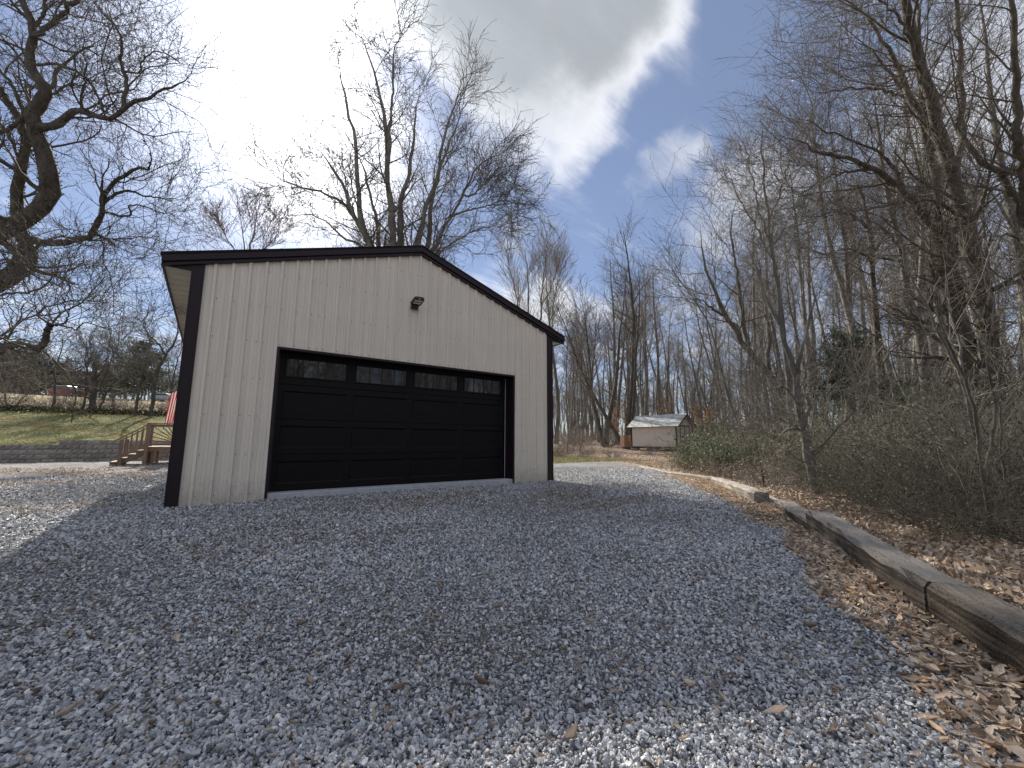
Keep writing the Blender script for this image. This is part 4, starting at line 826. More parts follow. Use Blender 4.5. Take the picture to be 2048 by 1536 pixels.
    lv = [dict(k=10, t0=.12, t1=1, length=1.4, ang=(35, 70), m=10, wig=.24, up=.05, rr=.42, rmin=.006, sides=4, taper=.6),
          dict(k=7, t0=.15, t1=1, length=.75, ang=(30, 65), m=7, wig=.22, up=.06, rr=.6, rmin=.0048, sides=3),
          dict(k=4, t0=.2, t1=1, length=.32, ang=(28, 62), m=5, wig=.24, up=.08, rr=.7, rmin=.0034, sides=3),
          dict(k=2, t0=.4, t1=1, length=.12, ang=(30, 70), m=3, wig=.35, up=.12, rr=.8, rmin=.0026, sides=3)]
    e = build_tree('gnarled_tree', tuple(root), main, lv, M_BARK_D, M_TWIGD, 'big gnarled bare tree with twisting ivy-clad limbs reaching in from the left edge', 'tree', None, 5, buds=.55, budsize=.012)
    # ivy leaves hugging the thick limbs
    P = []
    for i in (0, 2, 13, 3):
        Pm, Rm = main[i]; n = [5200, 3600, 900, 500][i if i < 2 else (1 if i == 2 else (2 if i == 13 else 3))]
        t = r.random(n) * (len(Pm) - 1.01); k = t.astype(int); u = (t - k)[:, None]; c = Pm[k] * (1 - u) + Pm[k + 1] * u; rad = Rm[k] * 1.0 + .004 + .035 * r.random(n) ** 2; q = unit(r.normal(size=(n, 3))); P.append(c + q * rad[:, None])
    P = np.concatenate(P); link('ivy', quad_leaves('ivy', P, .034, [M_IVY], .8), e, kind='stuff')
left_tree()

# ------------------------------------------------------------------ many-stemmed tree behind the garage
def centre_tree():
    r = np.random.default_rng(21); root = px3(800, 905, 20); root[2] = float(terrain(root[0], root[1])) - .1; D = 20
    def s(pts, r0, r1, dd=0.0):
        n = len(pts); return ([(x, y, D + dd * (i / (n - 1))) for i, (x, y) in enumerate(pts)], r0, r1)
    S = [
        ([(800, 905, 20), (800, 820, 20), (802, 740, 20), (800, 660, 20)], .62, .50),
        s([(798, 690), (775, 600), (752, 520), (738, 490), (719, 448), (699, 409), (682, 365), (659, 326), (645, 308), (633, 296), (628, 270)], .24, .03, -2.0),
        s([(719, 448), (700, 425), (680, 400), (640, 384), (600, 374), (566, 363), (548, 352)], .10, .015, -3.0),
        s([(798, 680), (770, 580), (742, 495), (728, 455), (719, 425), (716, 380), (712, 332), (709, 282), (700, 240), (692, 199), (682, 160), (676, 120), (670, 92)], .25, .02, 1.5),
        s([(800, 670), (775, 570), (757, 498), (755, 465), (752, 432), (741, 390), (736, 365), (725, 335), (719, 316), (712, 280)], .19, .02, 3.0),
        s([(800, 665), (792, 570), (785, 495), (785, 455), (783, 415), (776, 370), (775, 332), (774, 290), (771, 249), (766, 215), (756, 176), (745, 135), (729, 86), (718, 55), (708, 28)], .27, .015, -.8),
        s([(775, 330), (778, 300), (779, 266), (784, 215), (786, 166), (786, 120), (795, 90), (805, 62)], .11, .012, -2.2),
        s([(801, 665), (802, 570), (802, 495), (801, 455), (802, 415), (808, 380), (819, 349), (824, 300), (829, 259), (832, 220), (838, 186), (848, 160)], .24, .015, 2.6),
        s([(802, 665), (820, 570), (834, 492), (844, 450), (852, 415), (864, 382), (875, 349), (880, 315), (886, 282), (898, 240), (912, 199), (920, 165), (930, 132)], .22, .015, -1.8),
        s([(802, 665), (836, 570), (855, 500), (857, 455), (861, 415), (872, 372), (882, 332), (895, 295), (910, 259), (925, 220), (940, 188)], .20, .015, 1.4),
        s([(803, 665), (840, 560), (864, 505), (882, 465), (902, 432), (914, 412), (925, 392), (940, 360), (958, 332), (980, 318), (1003, 309), (1035, 321)], .17, .012, -2.4),
        s([(803, 640), (845, 560), (878, 510), (915, 478), (950, 462), (985, 452), (1015, 462)], .11, .012, 1.5),
        s([(800, 640), (760, 540), (730, 498), (700, 482), (672, 462), (648, 440), (610, 428), (575, 432), (552, 445)], .12, .012, 2.0),
        s([(925, 392), (950, 388), (975, 360), (1000, 350), (1030, 372)], .06, .01, .8),
        s([(902, 432), (940, 420), (975, 412), (1010, 400), (1035, 410)], .06, .01, -1.2),
    ]
    main = traced(root, S, r, 24, .035)
    lv = [dict(k=16, t0=.12, t1=.99, length=2.7, ang=(26, 62), m=9, wig=.13, up=.06, rr=.36, rmin=.017, sides=4, plen_pow=.5),
          dict(k=8, t0=.15, t1=1, length=1.15, ang=(25, 60), m=7, wig=.18, up=.06, rr=.55, rmin=.0115, sides=3),
          dict(k=6, t0=.15, t1=1, length=.6, ang=(25, 65), m=4, wig=.2, up=.04, rr=.7, rmin=.0075, sides=3)]
    e = build_tree('spreading_tree', tuple(root), main, lv, M_BARK_P, M_TWIG, 'large bare tree with many pale stems fanning out behind the garage roof', 'tree', None, 9)
    cur = e_parts[e.name]; tips = cur[-1][0][:, -1]; P = []
    tips = tips[(np.hypot(tips[:, 0] - .5, tips[:, 1]) < 4.5) & (tips[:, 2] > 9)]
    for k in range(12):
        c = tips[r.integers(len(tips))]; P.append(c + r.normal(size=(22, 3)) * .09)
    link('dead_leaf_clumps', quad_leaves('dead_leaf_clumps', np.concatenate(P), .12, [M_LEAF]), e, kind='stuff')
centre_tree()

# ------------------------------------------------------------------ the tall trees at the right
def right_trees():
    def mk(name, rootpx, S, lv, bark, twig, label, seed, n=24, jit=.03, cat='tree', group=None, **k):
        r = np.random.default_rng(seed); root = px3(*rootpx); root[2] = float(terrain(root[0], root[1])) - .15
        S = [([(x, y, d) for x, y, d in p], a, b) for p, a, b in S]
        # trunks start at the real ground
        return build_tree(name, tuple(root), traced(root, S, r, n, jit), lv, bark, twig, label, cat, group, seed, **k)
    big = lambda k1, L: [dict(k=k1, t0=.16, t1=.99, length=L, ang=(35, 70), m=9, wig=.12, up=.05, rr=.34, rmin=.012, sides=4, plen_pow=.3),
                     dict(k=9, t0=.12, t1=1, length=L * .46, ang=(30, 60), m=7, wig=.14, up=.06, rr=.5, rmin=.0065, sides=3),
                     dict(k=6, t0=.15, t1=1, length=L * .22, ang=(25, 60), m=4, wig=.16, up=.06, rr=.7, rmin=.0042, sides=3)]
    b = px3(2000, 935, 13)
    mk('tall_tree', (2008, 925, 13), [
        ([(2010, 985, 13), (2000, 860, 13), (1988, 740, 13), (1972, 645, 13), (1961, 572, 13), (1946, 514, 13), (1934, 456, 13), (1917, 398, 13), (1903, 342, 13), (1884, 298, 13), (1870, 240, 12.8), (1856, 175, 12.6), (1838, 120, 12.4), (1820, 50, 12.2), (1800, -40, 12), (1770, -180, 12)], .36, .08),
        ([(1884, 298, 13), (1850, 235, 13.3), (1822, 200, 13.5), (1795, 130, 13.6), (1760, 70, 13.7), (1722, 25, 13.8), (1690, -10, 13.9), (1640, -60, 14)], .13, .015),
        ([(1903, 342, 13), (1922, 300, 13.4), (1925, 240, 13.8), (1922, 180, 14), (1921, 90, 14), (1913, 0, 14), (1900, -120, 14)], .12, .04),
        ([(1856, 175, 12.6), (1830, 110, 12.2), (1800, 40, 12), (1760, 0, 12), (1710, -20, 12)], .08, .015),
        ([(1934, 456, 13), (1900, 418, 12.6), (1850, 402, 12.2), (1790, 408, 12), (1720, 420, 12), (1650, 425, 12)], .06, .01),
    ], big(17, 3.0), M_BARK_D, M_TWIGD, 'tallest dark-barked tree at the right edge, right-hand trunk of the big pair', 31)
    mk('tall_tree', (1965, 915, 14), [
        ([(1965, 970, 14), (1950, 860, 14), (1935, 740, 14), (1919, 656, 14), (1902, 570, 14), (1889, 498, 14), (1882, 462, 14)], .36, .28),
        ([(1882, 464, 14), (1862, 447, 13.8), (1842, 427, 13.6), (1822, 402, 13.4), (1805, 378, 13.3), (1776, 356, 13.1), (1747, 338, 13), (1690, 318, 12.7), (1650, 308, 12.5), (1620, 295, 12.4), (1556, 268, 12.2)], .15, .015),
        ([(1882, 464, 14), (1872, 430, 14.2), (1873, 355, 14.4), (1858, 312, 14.5), (1844, 254, 14.6), (1822, 204, 14.7), (1780, 150, 14.8), (1740, 100, 14.9), (1690, 75, 15)], .17, .02),
        ([(1858, 312, 14.5), (1850, 250, 14.8), (1842, 160, 15), (1838, 60, 15), (1830, -60, 15)], .12, .04),
        ([(1805, 378, 13.3), (1790, 335, 13.5), (1750, 300, 13.6), (1700, 280, 13.7), (1640, 255, 13.8), (1590, 235, 13.9)], .07, .012),
        ([(1822, 204, 14.7), (1800, 190, 14.5), (1740, 178, 14.3), (1680, 180, 14.2), (1620, 190, 14)], .06, .012),
        ([(1747, 338, 13), (1710, 342, 13), (1660, 352, 13), (1610, 380, 13), (1570, 400, 13)], .05, .01),
    ], big(15, 2.8), M_BARK_D, M_TWIGD, 'dark-barked tree forking low into sweeping branches, left-hand trunk of the big pair', 32)
    mk('tall_tree', (1868, 900, 17), [
        ([(1870, 950, 17), (1855, 800, 17), (1836, 660, 17), (1814, 570, 17), (1801, 498, 17), (1784, 427, 17), (1772, 360, 17), (1762, 290, 17), (1750, 220, 17), (1742, 150, 17)], .28, .03),
        ([(1784, 427, 17), (1800, 370, 17.5), (1812, 300, 18), (1815, 230, 18.4)], .12, .02),
        ([(1801, 498, 17), (1770, 460, 16.6), (1735, 440, 16.2), (1690, 430, 16)], .08, .01),
    ], big(12, 2.6), M_BARK_G, M_TWIGD, 'straight grey tree just left of the big dark pair of trunks', 33)
    mk('thicket_tree', (1770, 895, 18), [
        ([(1772, 940, 18), (1765, 800, 18), (1752, 656, 18), (1748, 570, 18), (1742, 498, 18), (1734, 455, 18), (1728, 410, 18), (1715, 370, 18)], .22, .05),
        ([(1748, 500, 18), (1768, 470, 18.3), (1785, 430, 18.6), (1790, 380, 18.9)], .09, .015), ([(1742, 520, 18), (1710, 500, 17.7), (1680, 500, 17.4), (1650, 520, 17.2)], .07, .01),
        ([(1734, 455, 18), (1700, 430, 17.7), (1660, 425, 17.4), (1620, 440, 17)], .08, .012),
    ], big(16, 2.6), M_BARK_D, M_TWIGD, 'dark tree with a tangled brushy crown of fine branches right of the conifer', 34)
    mk('overhanging_tree', (2130, 900, 11.5), [
        ([(2140, 1000, 11.5), (2130, 800, 11.5), (2110, 640, 11.5), (2080, 500, 11.5), (2048, 442, 11.5), (2005, 352, 11.6), (1975, 330, 11.7), (1948, 312, 11.8), (1928, 275, 12), (1912, 245, 12.1)], .26, .05),
        ([(2048, 442, 11.5), (2050, 380, 11), (2040, 300, 10.6), (2035, 200, 10.4), (2030, 80, 10.2), (2020, -40, 10)], .14, .04),
        ([(2005, 352, 11.6), (2030, 345, 11.2), (2070, 350, 10.8)], .06, .03),
        ([(2090, 540, 11.5), (2020, 470, 11), (1990, 500, 10.8), (1958, 545, 10.6), (1910, 580, 10.4)], .05, .012),
    ], big(12, 2.2), M_BARK_D, M_TWIGD, 'dark limbs of a tree leaning in over the right edge of the picture', 35)
    thin = lambda k1, L: [dict(k=k1, t0=.22, t1=.99, length=L, ang=(25, 50), m=8, wig=.07, up=.10, rr=.34, rmin=.008, sides=4, plen_pow=.6),
                     dict(k=7, t0=.15, t1=1, length=L * .42, ang=(25, 50), m=5, wig=.1, up=.08, rr=.5, rmin=.005, sides=3),
                     dict(k=4, t0=.2, t1=1, length=L * .2, ang=(25, 50), m=3, wig=.1, up=.08, rr=.7, rmin=.0048, sides=3)]
    mk('slender_tree', (1585, 890, 15), [
        ([(1590, 925, 15), (1580, 800, 15), (1568, 680, 15), (1555, 560, 15), (1545, 498, 15), (1538, 440, 15), (1532, 383, 15), (1527, 310, 15), (1522, 246, 15), (1526, 208, 15)], .14, .012),
        ([(1545, 498, 15), (1520, 430, 15), (1505, 360, 15), (1493, 300, 15), (1480, 265, 15)], .05, .008), ([(1538, 440, 15), (1560, 390, 15.3), (1580, 320, 15.5), (1596, 270, 15.7)], .045, .008),
        ([(1555, 540, 15), (1515, 460, 14.7), (1470, 380, 14.5), (1445, 340, 14.4)], .045, .008),
    ], thin(16, 2.0), M_BARK_G, M_TWIG, 'slim upright tree with steep twigs standing tallest against the open blue sky', 36)
    # near small tree with the open knot in its trunk
    lv = [dict(k=10, t0=.5, t1=.99, length=1.4, ang=(35, 70), m=8, wig=.2, up=.05, rr=.2, rmin=.006, sides=4, plen_pow=.4), dict(k=6, t0=.15, t1=1, length=.62, ang=(30, 65), m=6, wig=.2, up=.05, rr=.5, rmin=.004, sides=3), dict(k=4, t0=.2, t1=1, length=.28, ang=(25, 60), m=3, wig=.15, up=.05, rr=.7, rmin=.003, sides=3)]
    mk('knotted_tree', (1636, 1040, 8.6), [
        ([(1640, 1045, 8.6), (1636, 1000, 8.6), (1629, 960, 8.6), (1617, 912, 8.6), (1610, 870, 8.6), (1604, 845, 8.6), (1600, 825, 8.6)], .135, .085),
        ([(1601, 832, 8.6), (1595, 805, 8.6), (1594, 780, 8.6), (1592, 755, 8.6), (1583, 722, 8.6), (1570, 688, 8.6), (1562, 645, 8.6), (1558, 595, 8.6), (1552, 545, 8.6), (1546, 500, 8.6), (1545, 460, 8.7), (1552, 420, 8.8)], .075, .015),
        ([(1606, 838, 8.6), (1618, 818, 8.6), (1617, 800, 8.6), (1605, 788, 8.6), (1598, 800, 8.6)], .06, .03),
        ([(1592, 755, 8.6), (1597, 725, 8.5), (1606, 690, 8.4), (1618, 645, 8.4), (1626, 610, 8.3), (1645, 570, 8.3)], .05, .010),
        ([(1606, 862, 8.6), (1590, 857, 8.3), (1570, 862, 8.1), (1558, 876, 8.0)], .035, .015),
        ([(1601, 815, 8.6), (1570, 775, 8.2), (1545, 778, 8.0), (1510, 790, 7.8)], .03, .008), ([(1562, 650, 8.6), (1535, 600, 8.7), (1520, 560, 8.8), (1500, 500, 9)], .04, .008),
        ([(1600, 790, 8.6), (1650, 782, 8.4), (1690, 790, 8.2), (1720, 770, 8)], .02, .006),
    ], lv, M_BARK_G, M_TWIG, 'small grey tree with an open knot in its leaning trunk, behind the long railroad tie', 37, jit=.008)
    mk('leaning_tree', (1608, 885, 19), [
        ([(1610, 925, 19), (1580, 830, 19), (1536, 747, 19), (1495, 702, 19), (1475, 668, 19), (1457, 642, 19), (1440, 605, 19), (1428, 580, 19), (1412, 535, 19), (1404, 490, 19), (1400, 450, 19)], .24, .03),
        ([(1495, 702, 19), (1486, 640, 19.3), (1478, 580, 19.6), (1470, 520, 19.8), (1462, 460, 20), (1470, 400, 20)], .13, .02), ([(1457, 642, 19), (1430, 620, 18.6), (1400, 600, 18.3), (1370, 600, 18)], .08, .012),
        ([(1536, 747, 19), (1535, 660, 19.5), (1525, 580, 20), (1515, 500, 20)], .12, .02),
    ], big(14, 2.8), M_BARK_G, M_TWIGD, 'grey tree leaning far to the left over the evergreen bush beside the shed', 38)
    sap = lambda L: [dict(k=9, t0=.15, t1=.99, length=L, ang=(35, 70), m=6, wig=.15, up=.03, rr=.5, rmin=.005, sides=3, plen_pow=.4), dict(k=5, t0=.15, t1=1, length=L * .42, ang=(30, 65), m=4, wig=.15, up=.03, rr=.6, rmin=.0032, sides=3)]
    mk('forked_sapling', (2000, 1190, 4.9), [
        ([(2006, 1230, 4.9), (1995, 1150, 4.9), (1988, 1080, 4.9), (1978, 1020, 4.9), (1966, 962, 4.9), (1958, 890, 4.9), (1952, 830, 4.9), (1930, 760, 4.9), (1900, 690, 4.9), (1870, 610, 4.9), (1862, 560, 4.9)], .033, .008),
        ([(1966, 962, 4.9), (1985, 880, 5), (1990, 800, 5.1), (1975, 740, 5.1), (1985, 650, 5.2), (1992, 560, 5.2)], .024, .006), ([(2005, 1225, 4.9), (2006, 1100, 5), (2014, 1000, 5.1), (2002, 900, 5.1), (2000, 820, 5.1), (1990, 760, 5.1)], .022, .008),
    ], sap(.9), M_BARK_D, M_TWIG, 'forked dark sapling nearest the right edge behind the ties', 39, jit=.006)
    mk('thin_sapling', (1985, 950, 7.5), [
        ([(1988, 1060, 7.5), (1972, 960, 7.5), (1945, 850, 7.5), (1925, 760, 7.5), (1895, 700, 7.5), (1868, 640, 7.5), (1835, 580, 7.5), (1810, 520, 7.5), (1795, 470, 7.5)], .05, .012),
        ([(1925, 760, 7.5), (1920, 690, 7.7), (1905, 640, 7.8), (1890, 560, 8)], .03, .008)], sap(1.4), M_BARK_G, M_TWIG, 'long leaning sapling crossing in front of the big pair of trunks', 40, jit=.01)
    mk('thin_sapling', (1560, 940, 9.5), [([(1530, 1000, 9.5), (1522, 930, 9.5), (1510, 880, 9.5), (1498, 840, 9.4)], .02, .006), ([(1524, 960, 9.5), (1545, 905, 9.5), (1570, 880, 9.5), (1590, 868, 9.5)], .015, .004)], sap(.8), M_BARK_D, M_TWIGR, 'low reddish sapling growing from the brush beside the bleached railroad tie', 41, jit=.008)
    mk('broom_tree', (1060, 870, 44), [
        ([(1066, 905, 44), (1064, 800, 44), (1062, 700, 44), (1058, 640, 44), (1056, 580, 44), (1052, 520, 44), (1050, 480, 44)], .22, .03), ([(1062, 700, 44), (1080, 640, 44), (1084, 580, 44), (1092, 520, 44), (1096, 480, 44)], .16, .02),
        ([(1060, 690, 44), (1042, 640, 44), (1030, 580, 44), (1018, 530, 44), (1012, 500, 44)], .13, .02), ([(1068, 700, 44), (1098, 650, 44), (1110, 590, 44), (1122, 540, 44)], .12, .02), ([(1084, 610, 44), (1108, 560, 44.5), (1118, 515, 45)], .08, .015)],
        [dict(k=16, t0=.3, t1=.98, length=4.2, ang=(18, 40), m=6, wig=.05, up=.10, rr=.3, rmin=.022, sides=3, plen_pow=.6), dict(k=9, t0=.1, t1=1, length=1.9, ang=(16, 36), m=4, wig=.06, up=.08, rr=.6, rmin=.015, sides=3), dict(k=3, t0=.2, t1=1, length=.8, ang=(15, 35), m=3, wig=.06, up=.08, rr=.8, rmin=.012, sides=3)],
        M_BARK_G, M_TWIG, 'broom-shaped bare tree rising just past the right slope of the garage roof', 42, jit=.05)
right_trees()

# ------------------------------------------------------------------ woods
def proto_tree(seed, H, r0, lean=.03, crown0=.45, k=(18, 7, 4), L=3.2, ang=(25, 55), wig=.09, stems=1, rmin=(.016, .011, .009), kink=.05):
    r = np.random.default_rng(seed); mains = []
    for s in range(stems):
        n = 16; P = np.zeros((n, 3)); d = np.array([r.normal() * lean, r.normal() * lean, 1.0]) if s == 0 else np.array([r.normal() * .35, r.normal() * .35, 1.0]); p = np.zeros(3); st = H * (1 if s == 0 else .75) / (n - 1)
        for i in range(n):
            P[i] = p; d = unit(d + r.normal(size=3) * kink + np.array([0, 0, .06])); p = p + d * st
        mains.append((P, (r0 * (1 if s == 0 else .7)) * (1.12 - np.linspace(0, 1, n) ** 1.1) * (1 + .04 * r.normal(size=n)) * np.r_[1.25, 1.08, np.ones(n - 2)]))
    V, F = tube_mesh([(P[None], R[None], 6) for P, R in mains]); P = np.stack([m[0] for m in mains]); R = np.stack([m[1] for m in mains]); g = []
    a = spawn(r, P, R, k[0], crown0, .98, L, ang, 7, wig, .07, .42, rmin[0], plen_pow=.5); g.append((*a, 4))
    low = spawn(r, P, R, max(3, k[0] // 6), .15, crown0, L * .55, (50, 85), 5, wig, .02, .25, rmin[1], plen_pow=0); g.append((*low, 3))
    b = spawn(r, a[0], a[1], k[1], .15, 1, L * .42, ang, 5, wig * 1.2, .07, .55, rmin[1]); g.append((*b, 3))
    c = spawn(r, b[0], b[1], k[2], .15, 1, L * .2, ang, 3, wig * 1.2, .06, .7, rmin[2]); g.append((*c, 3)); d2 = spawn(r, low[0], low[1], 5, .2, 1, L * .2, ang, 3, wig, .03, .6, rmin[2]); g.append((*d2, 3))
    Vc, Fc = tube_mesh(g); return (V, F), (Vc, Fc)
def make_kind(prefix, variants, bark, twig, tn='trunk', cn='crown'):
    out = []
    for i, kw in enumerate(variants):
        (V, F), (Vc, Fc) = proto_tree(**kw); out.append((new_mesh(tn, V, F, [bark], True), new_mesh(cn, Vc, Fc, [twig])))
    return out
def plant(name, kind, x, y, label, category, group, rz=None, scale=1.0, tn='trunk', cn='crown', dz=-.1):
    e = empty(name, (x, y, float(terrain(x, y)) + dz), label, category, group, random.uniform(0, 6.28) if rz is None else rz, scale); link(tn, kind[0], e); link(cn, kind[1], e); return e
WOOD = make_kind('wood', [dict(seed=100 + i, H=h, r0=r0, crown0=c0, k=(17, 6, 4), L=L, lean=.05, rmin=(.014, .009, .007)) for i, (h, r0, c0, L) in enumerate([(19, .19, .55, 2.9), (16, .13, .5, 2.3), (21, .24, .6, 3.2), (17, .16, .5, 2.5), (14, .10, .45, 1.9), (18, .17, .55, 2.6), (20, .21, .5, 3.0), (15, .11, .6, 2.1)])], M_BARK_G, M_TWIG)
YOUNG = make_kind('young', [dict(seed=200 + i, H=h, r0=r0, crown0=.25, k=(14, 6, 3), L=L, lean=.16, kink=.09, rmin=(.008, .006, .005), wig=.12, ang=(30, 60)) for i, (h, r0, L) in enumerate([(7, .045, 1.7), (5.5, .035, 1.4), (9, .06, 2.0), (6.5, .04, 1.6), (4.5, .03, 1.2)])], M_BARK_G, M_TWIG)
FORK = make_kind('fork', [dict(seed=300 + i, H=h, r0=r0, crown0=.4, k=(15, 7, 4), L=3.0, stems=3, lean=.08, rmin=(.014, .01, .008)) for i, (h, r0) in enumerate([(15, .2), (12, .16)])], M_BARK_D, M_TWIGD)
def wood_label(x, y, one, many):
    X = (x - CAM[0]) * math.cos(HEAD) - (y - CAM[1]) * math.sin(HEAD); Z = (x - CAM[0]) * math.sin(HEAD) + (y - CAM[1]) * math.cos(HEAD); px = 1024 + X / max(Z, .1) * 820
    zones = [(1190, 'woods just past the garage corner'), (1260, 'woods left of the shed'), (1400, 'woods directly behind the shed'), (1520, 'woods above the evergreen bush'), (1640, 'woods around the leaning and knotted trees'), (1760, 'woods by the dark conifer'), (1860, 'woods behind the green thicket'), (2000, 'woods behind the big pair of trunks'), (99999, 'woods at the far right edge')]
    z = next(n for lim, n in zones if px < lim); far = 'near the front of the' if Z < 34 else ('midway into the' if Z < 52 else 'far back in the')
    return f'slender {one} {far} {z}', f'{many} {far} {z}'
def woods():
    r = np.random.default_rng(77); pts = []
    shed = cam2w(12.75, 33)[:2]
    def ok(x, y, md):
        s = float(sd_edge(x, y))
        if s < 3.5: return False
        dx, dy = x - shed[0], y - shed[1]
        if dx * dx + dy * dy < 16: return False
        X = (x - CAM[0]) * math.cos(HEAD) - (y - CAM[1]) * math.sin(HEAD); Z = (x - CAM[0]) * math.sin(HEAD) + (y - CAM[1]) * math.cos(HEAD)
        if Z < 36 and 1175 < 1024 + X / Z * 820 < 1420: return False       # open ground in front of the shed
        return all((x - a) ** 2 + (y - b) ** 2 > md * md for a, b in pts)
    n = 0; tries = 0
    zones = {'tall slender bare tree in the dense woods behind the shed': 0}
    while n < 185 and tries < 20000:
        tries += 1
        a = RAD(r.uniform(39.5, 94)); d = 24 + 62 * r.random() ** .8
        x = CAM[0] + d * math.sin(a); y = CAM[1] + d * math.cos(a)
        if math.degrees(a) < 46 and d < 36: continue
        if math.degrees(a) > 62 and d < 27 and r.random() < .6: continue
        if not ok(x, y, 1.7 if d < 50 else 1.3): continue
        pts.append((x, y)); az = math.degrees(a)
        lab, grp = wood_label(x, y, 'bare tree', 'bare trees')
        k = WOOD[r.integers(len(WOOD))]; sc = 1.38 * float(r.uniform(.72, 1.0)) * (0.9 if az < 52 else 1.0) * (0.86 if az > 56 and az < 62 else 1)
        sc *= (1.22 if az < 58 else 1.0) * {0: .80, 1: .95}[int(az > 66)] * (1.0 if d < 55 else 1.1)
        plant('woodland_tree', k, x, y, lab, 'tree', grp, scale=sc); n += 1
    n = 0; tries = 0
    while n < 80 and tries < 20000:
        tries += 1; a = RAD(r.uniform(41.5, 92)); d = 11 + 34 * r.random() ** .8; x = CAM[0] + d * math.sin(a); y = CAM[1] + d * math.cos(a)
        if not ok(x, y, .5): continue
        if d < 18 and n % 4: continue
        az = math.degrees(a)
        lab, grp = wood_label(x, y, 'young sapling', 'saplings')
        plant('sapling', YOUNG[r.integers(len(YOUNG))], x, y, lab, 'sapling', grp, scale=float(r.uniform(.7, 1.15))); n += 1
    # the one forked tree standing up in front of the woods left of the shed
    for (px, d, k, sc, lab) in [(1252, 37, 0, 1.35, 'forked dark tree standing clear of the woods just left of the shed'), (1210, 42, 1, 1.6, 'forked dark tree at the wood edge nearer the garage')]:
        w = cam2w((px - 1024) / 820 * d, d); plant('forked_tree', FORK[k], w[0], w[1], lab, 'tree', None, rz=1.0 + k, scale=sc)
    # wood beyond: too many to tell apart
    n = 400; a = np.radians(r.uniform(36, 97, n)); d = r.uniform(70, 135, n); x = CAM[0] + d * np.sin(a); y = CAM[1] + d * np.cos(a); H = r.uniform(10, 17, n); m = 7
    t = np.linspace(0, 1, m)[None, :, None]; base = np.stack([x, y, terrain(x, y) - .3], -1)[:, None, :]; lean = np.concatenate([r.normal(size=(n, 1, 2)) * .06, np.ones((n, 1, 1))], -1); P = base + lean * H[:, None, None] * t; P[:, 1:, :2] += r.normal(size=(n, m - 1, 2)) * .1
    R = (r.uniform(.08, .19, n))[:, None] * (1.1 - np.linspace(0, 1, m))[None]
    A = spawn(r, P, R, 14, .3, .98, 2.8, (25, 55), 4, .08, .08, .4, .03, plen_pow=.5); B = spawn(r, *A, 5, .2, 1, 1.3, (25, 55), 3, .1, .06, .7, .024)
    V, F = tube_mesh([(P, R, 4), (*A, 3), (*B, 3)]); link('distant_woods', new_mesh('distant_woods', V, F, [M_TWIG]), kind='stuff')
woods()

# brush and bushes
def bush_mesh(seed, H, W, stems, arch=.5, k=(7, 4), rr=.012, lean=(0, 0)):
    r = np.random.default_rng(seed); n = stems; m = 9; a = r.random(n) * 6.283; base = np.stack([np.cos(a), np.sin(a), 0 * a], -1) * (W * .22 * r.random(n) ** .5)[:, None]
    d = unit(np.stack([np.cos(a) * arch + lean[0], np.sin(a) * arch + lean[1], 1.0 + 0 * a], -1) + r.normal(size=(n, 3)) * .22); P = np.empty((n, m, 3)); P[:, 0] = base; st = (H * (.6 + .6 * r.random(n)) / (m - 1))[:, None]
    for i in range(1, m): d = unit(d + r.normal(size=d.shape) * .10 + np.array([0, 0, -.05 * arch * 2]) + base * .02); P[:, i] = P[:, i - 1] + d * st
    R = (rr * (.6 + .8 * r.random(n)))[:, None] * (1.1 - .8 * np.linspace(0, 1, m))[None]
    A = spawn(r, P, R, k[0], .2, 1, H * .38, (25, 65), 5, .16, .02, .6, rr * .36); B = spawn(r, *A, k[1], .2, 1, H * .17, (25, 65), 3, .18, .02, .7, rr * .28)
    return P, R, A, B
def bush(name, seed, loc, H, W, stems, label, category, leaves=0, leafmat=None, leafsize=.05, bark=M_BARK_D, twig=M_TWIG, group=None, arch=.5, k=(7, 4), rr=.012, lean=(0, 0), squash=None):
    P, R, A, B = bush_mesh(seed, H, W, stems, arch, k, rr, lean); e = empty(name, (loc[0], loc[1], float(terrain(loc[0], loc[1])) - .05 if len(loc) < 3 else loc[2]), label, category, group)
    V, F = tube_mesh([(P, R, 4)]); link('stems', new_mesh('stems', V, F, [bark], True), e, kind='stuff'); V, F = tube_mesh([(*A, 3), (*B, 3)]); link('twigs', new_mesh('twigs', V, F, [twig]), e, kind='stuff')
    if leaves:
        r = np.random.default_rng(seed + 1); src = np.concatenate([A[0].reshape(-1, 3), B[0].reshape(-1, 3), B[0].reshape(-1, 3)]); c = src[r.integers(len(src), size=leaves)] + r.normal(size=(leaves, 3)) * .045; cl = .55 + .9 * np.clip(.5 + .5 * np.sin(c[:, 0:1] * 5 + seed) * np.cos(c[:, 1:2] * 4.3) + .3 * r.normal(size=(leaves, 1)), 0, 1)
        link('leaves', quad_leaves('leaves', c, leafsize, [leafmat or M_HONEY], .55, tint=cl * np.ones((1, 3))), e, kind='stuff')
    return e
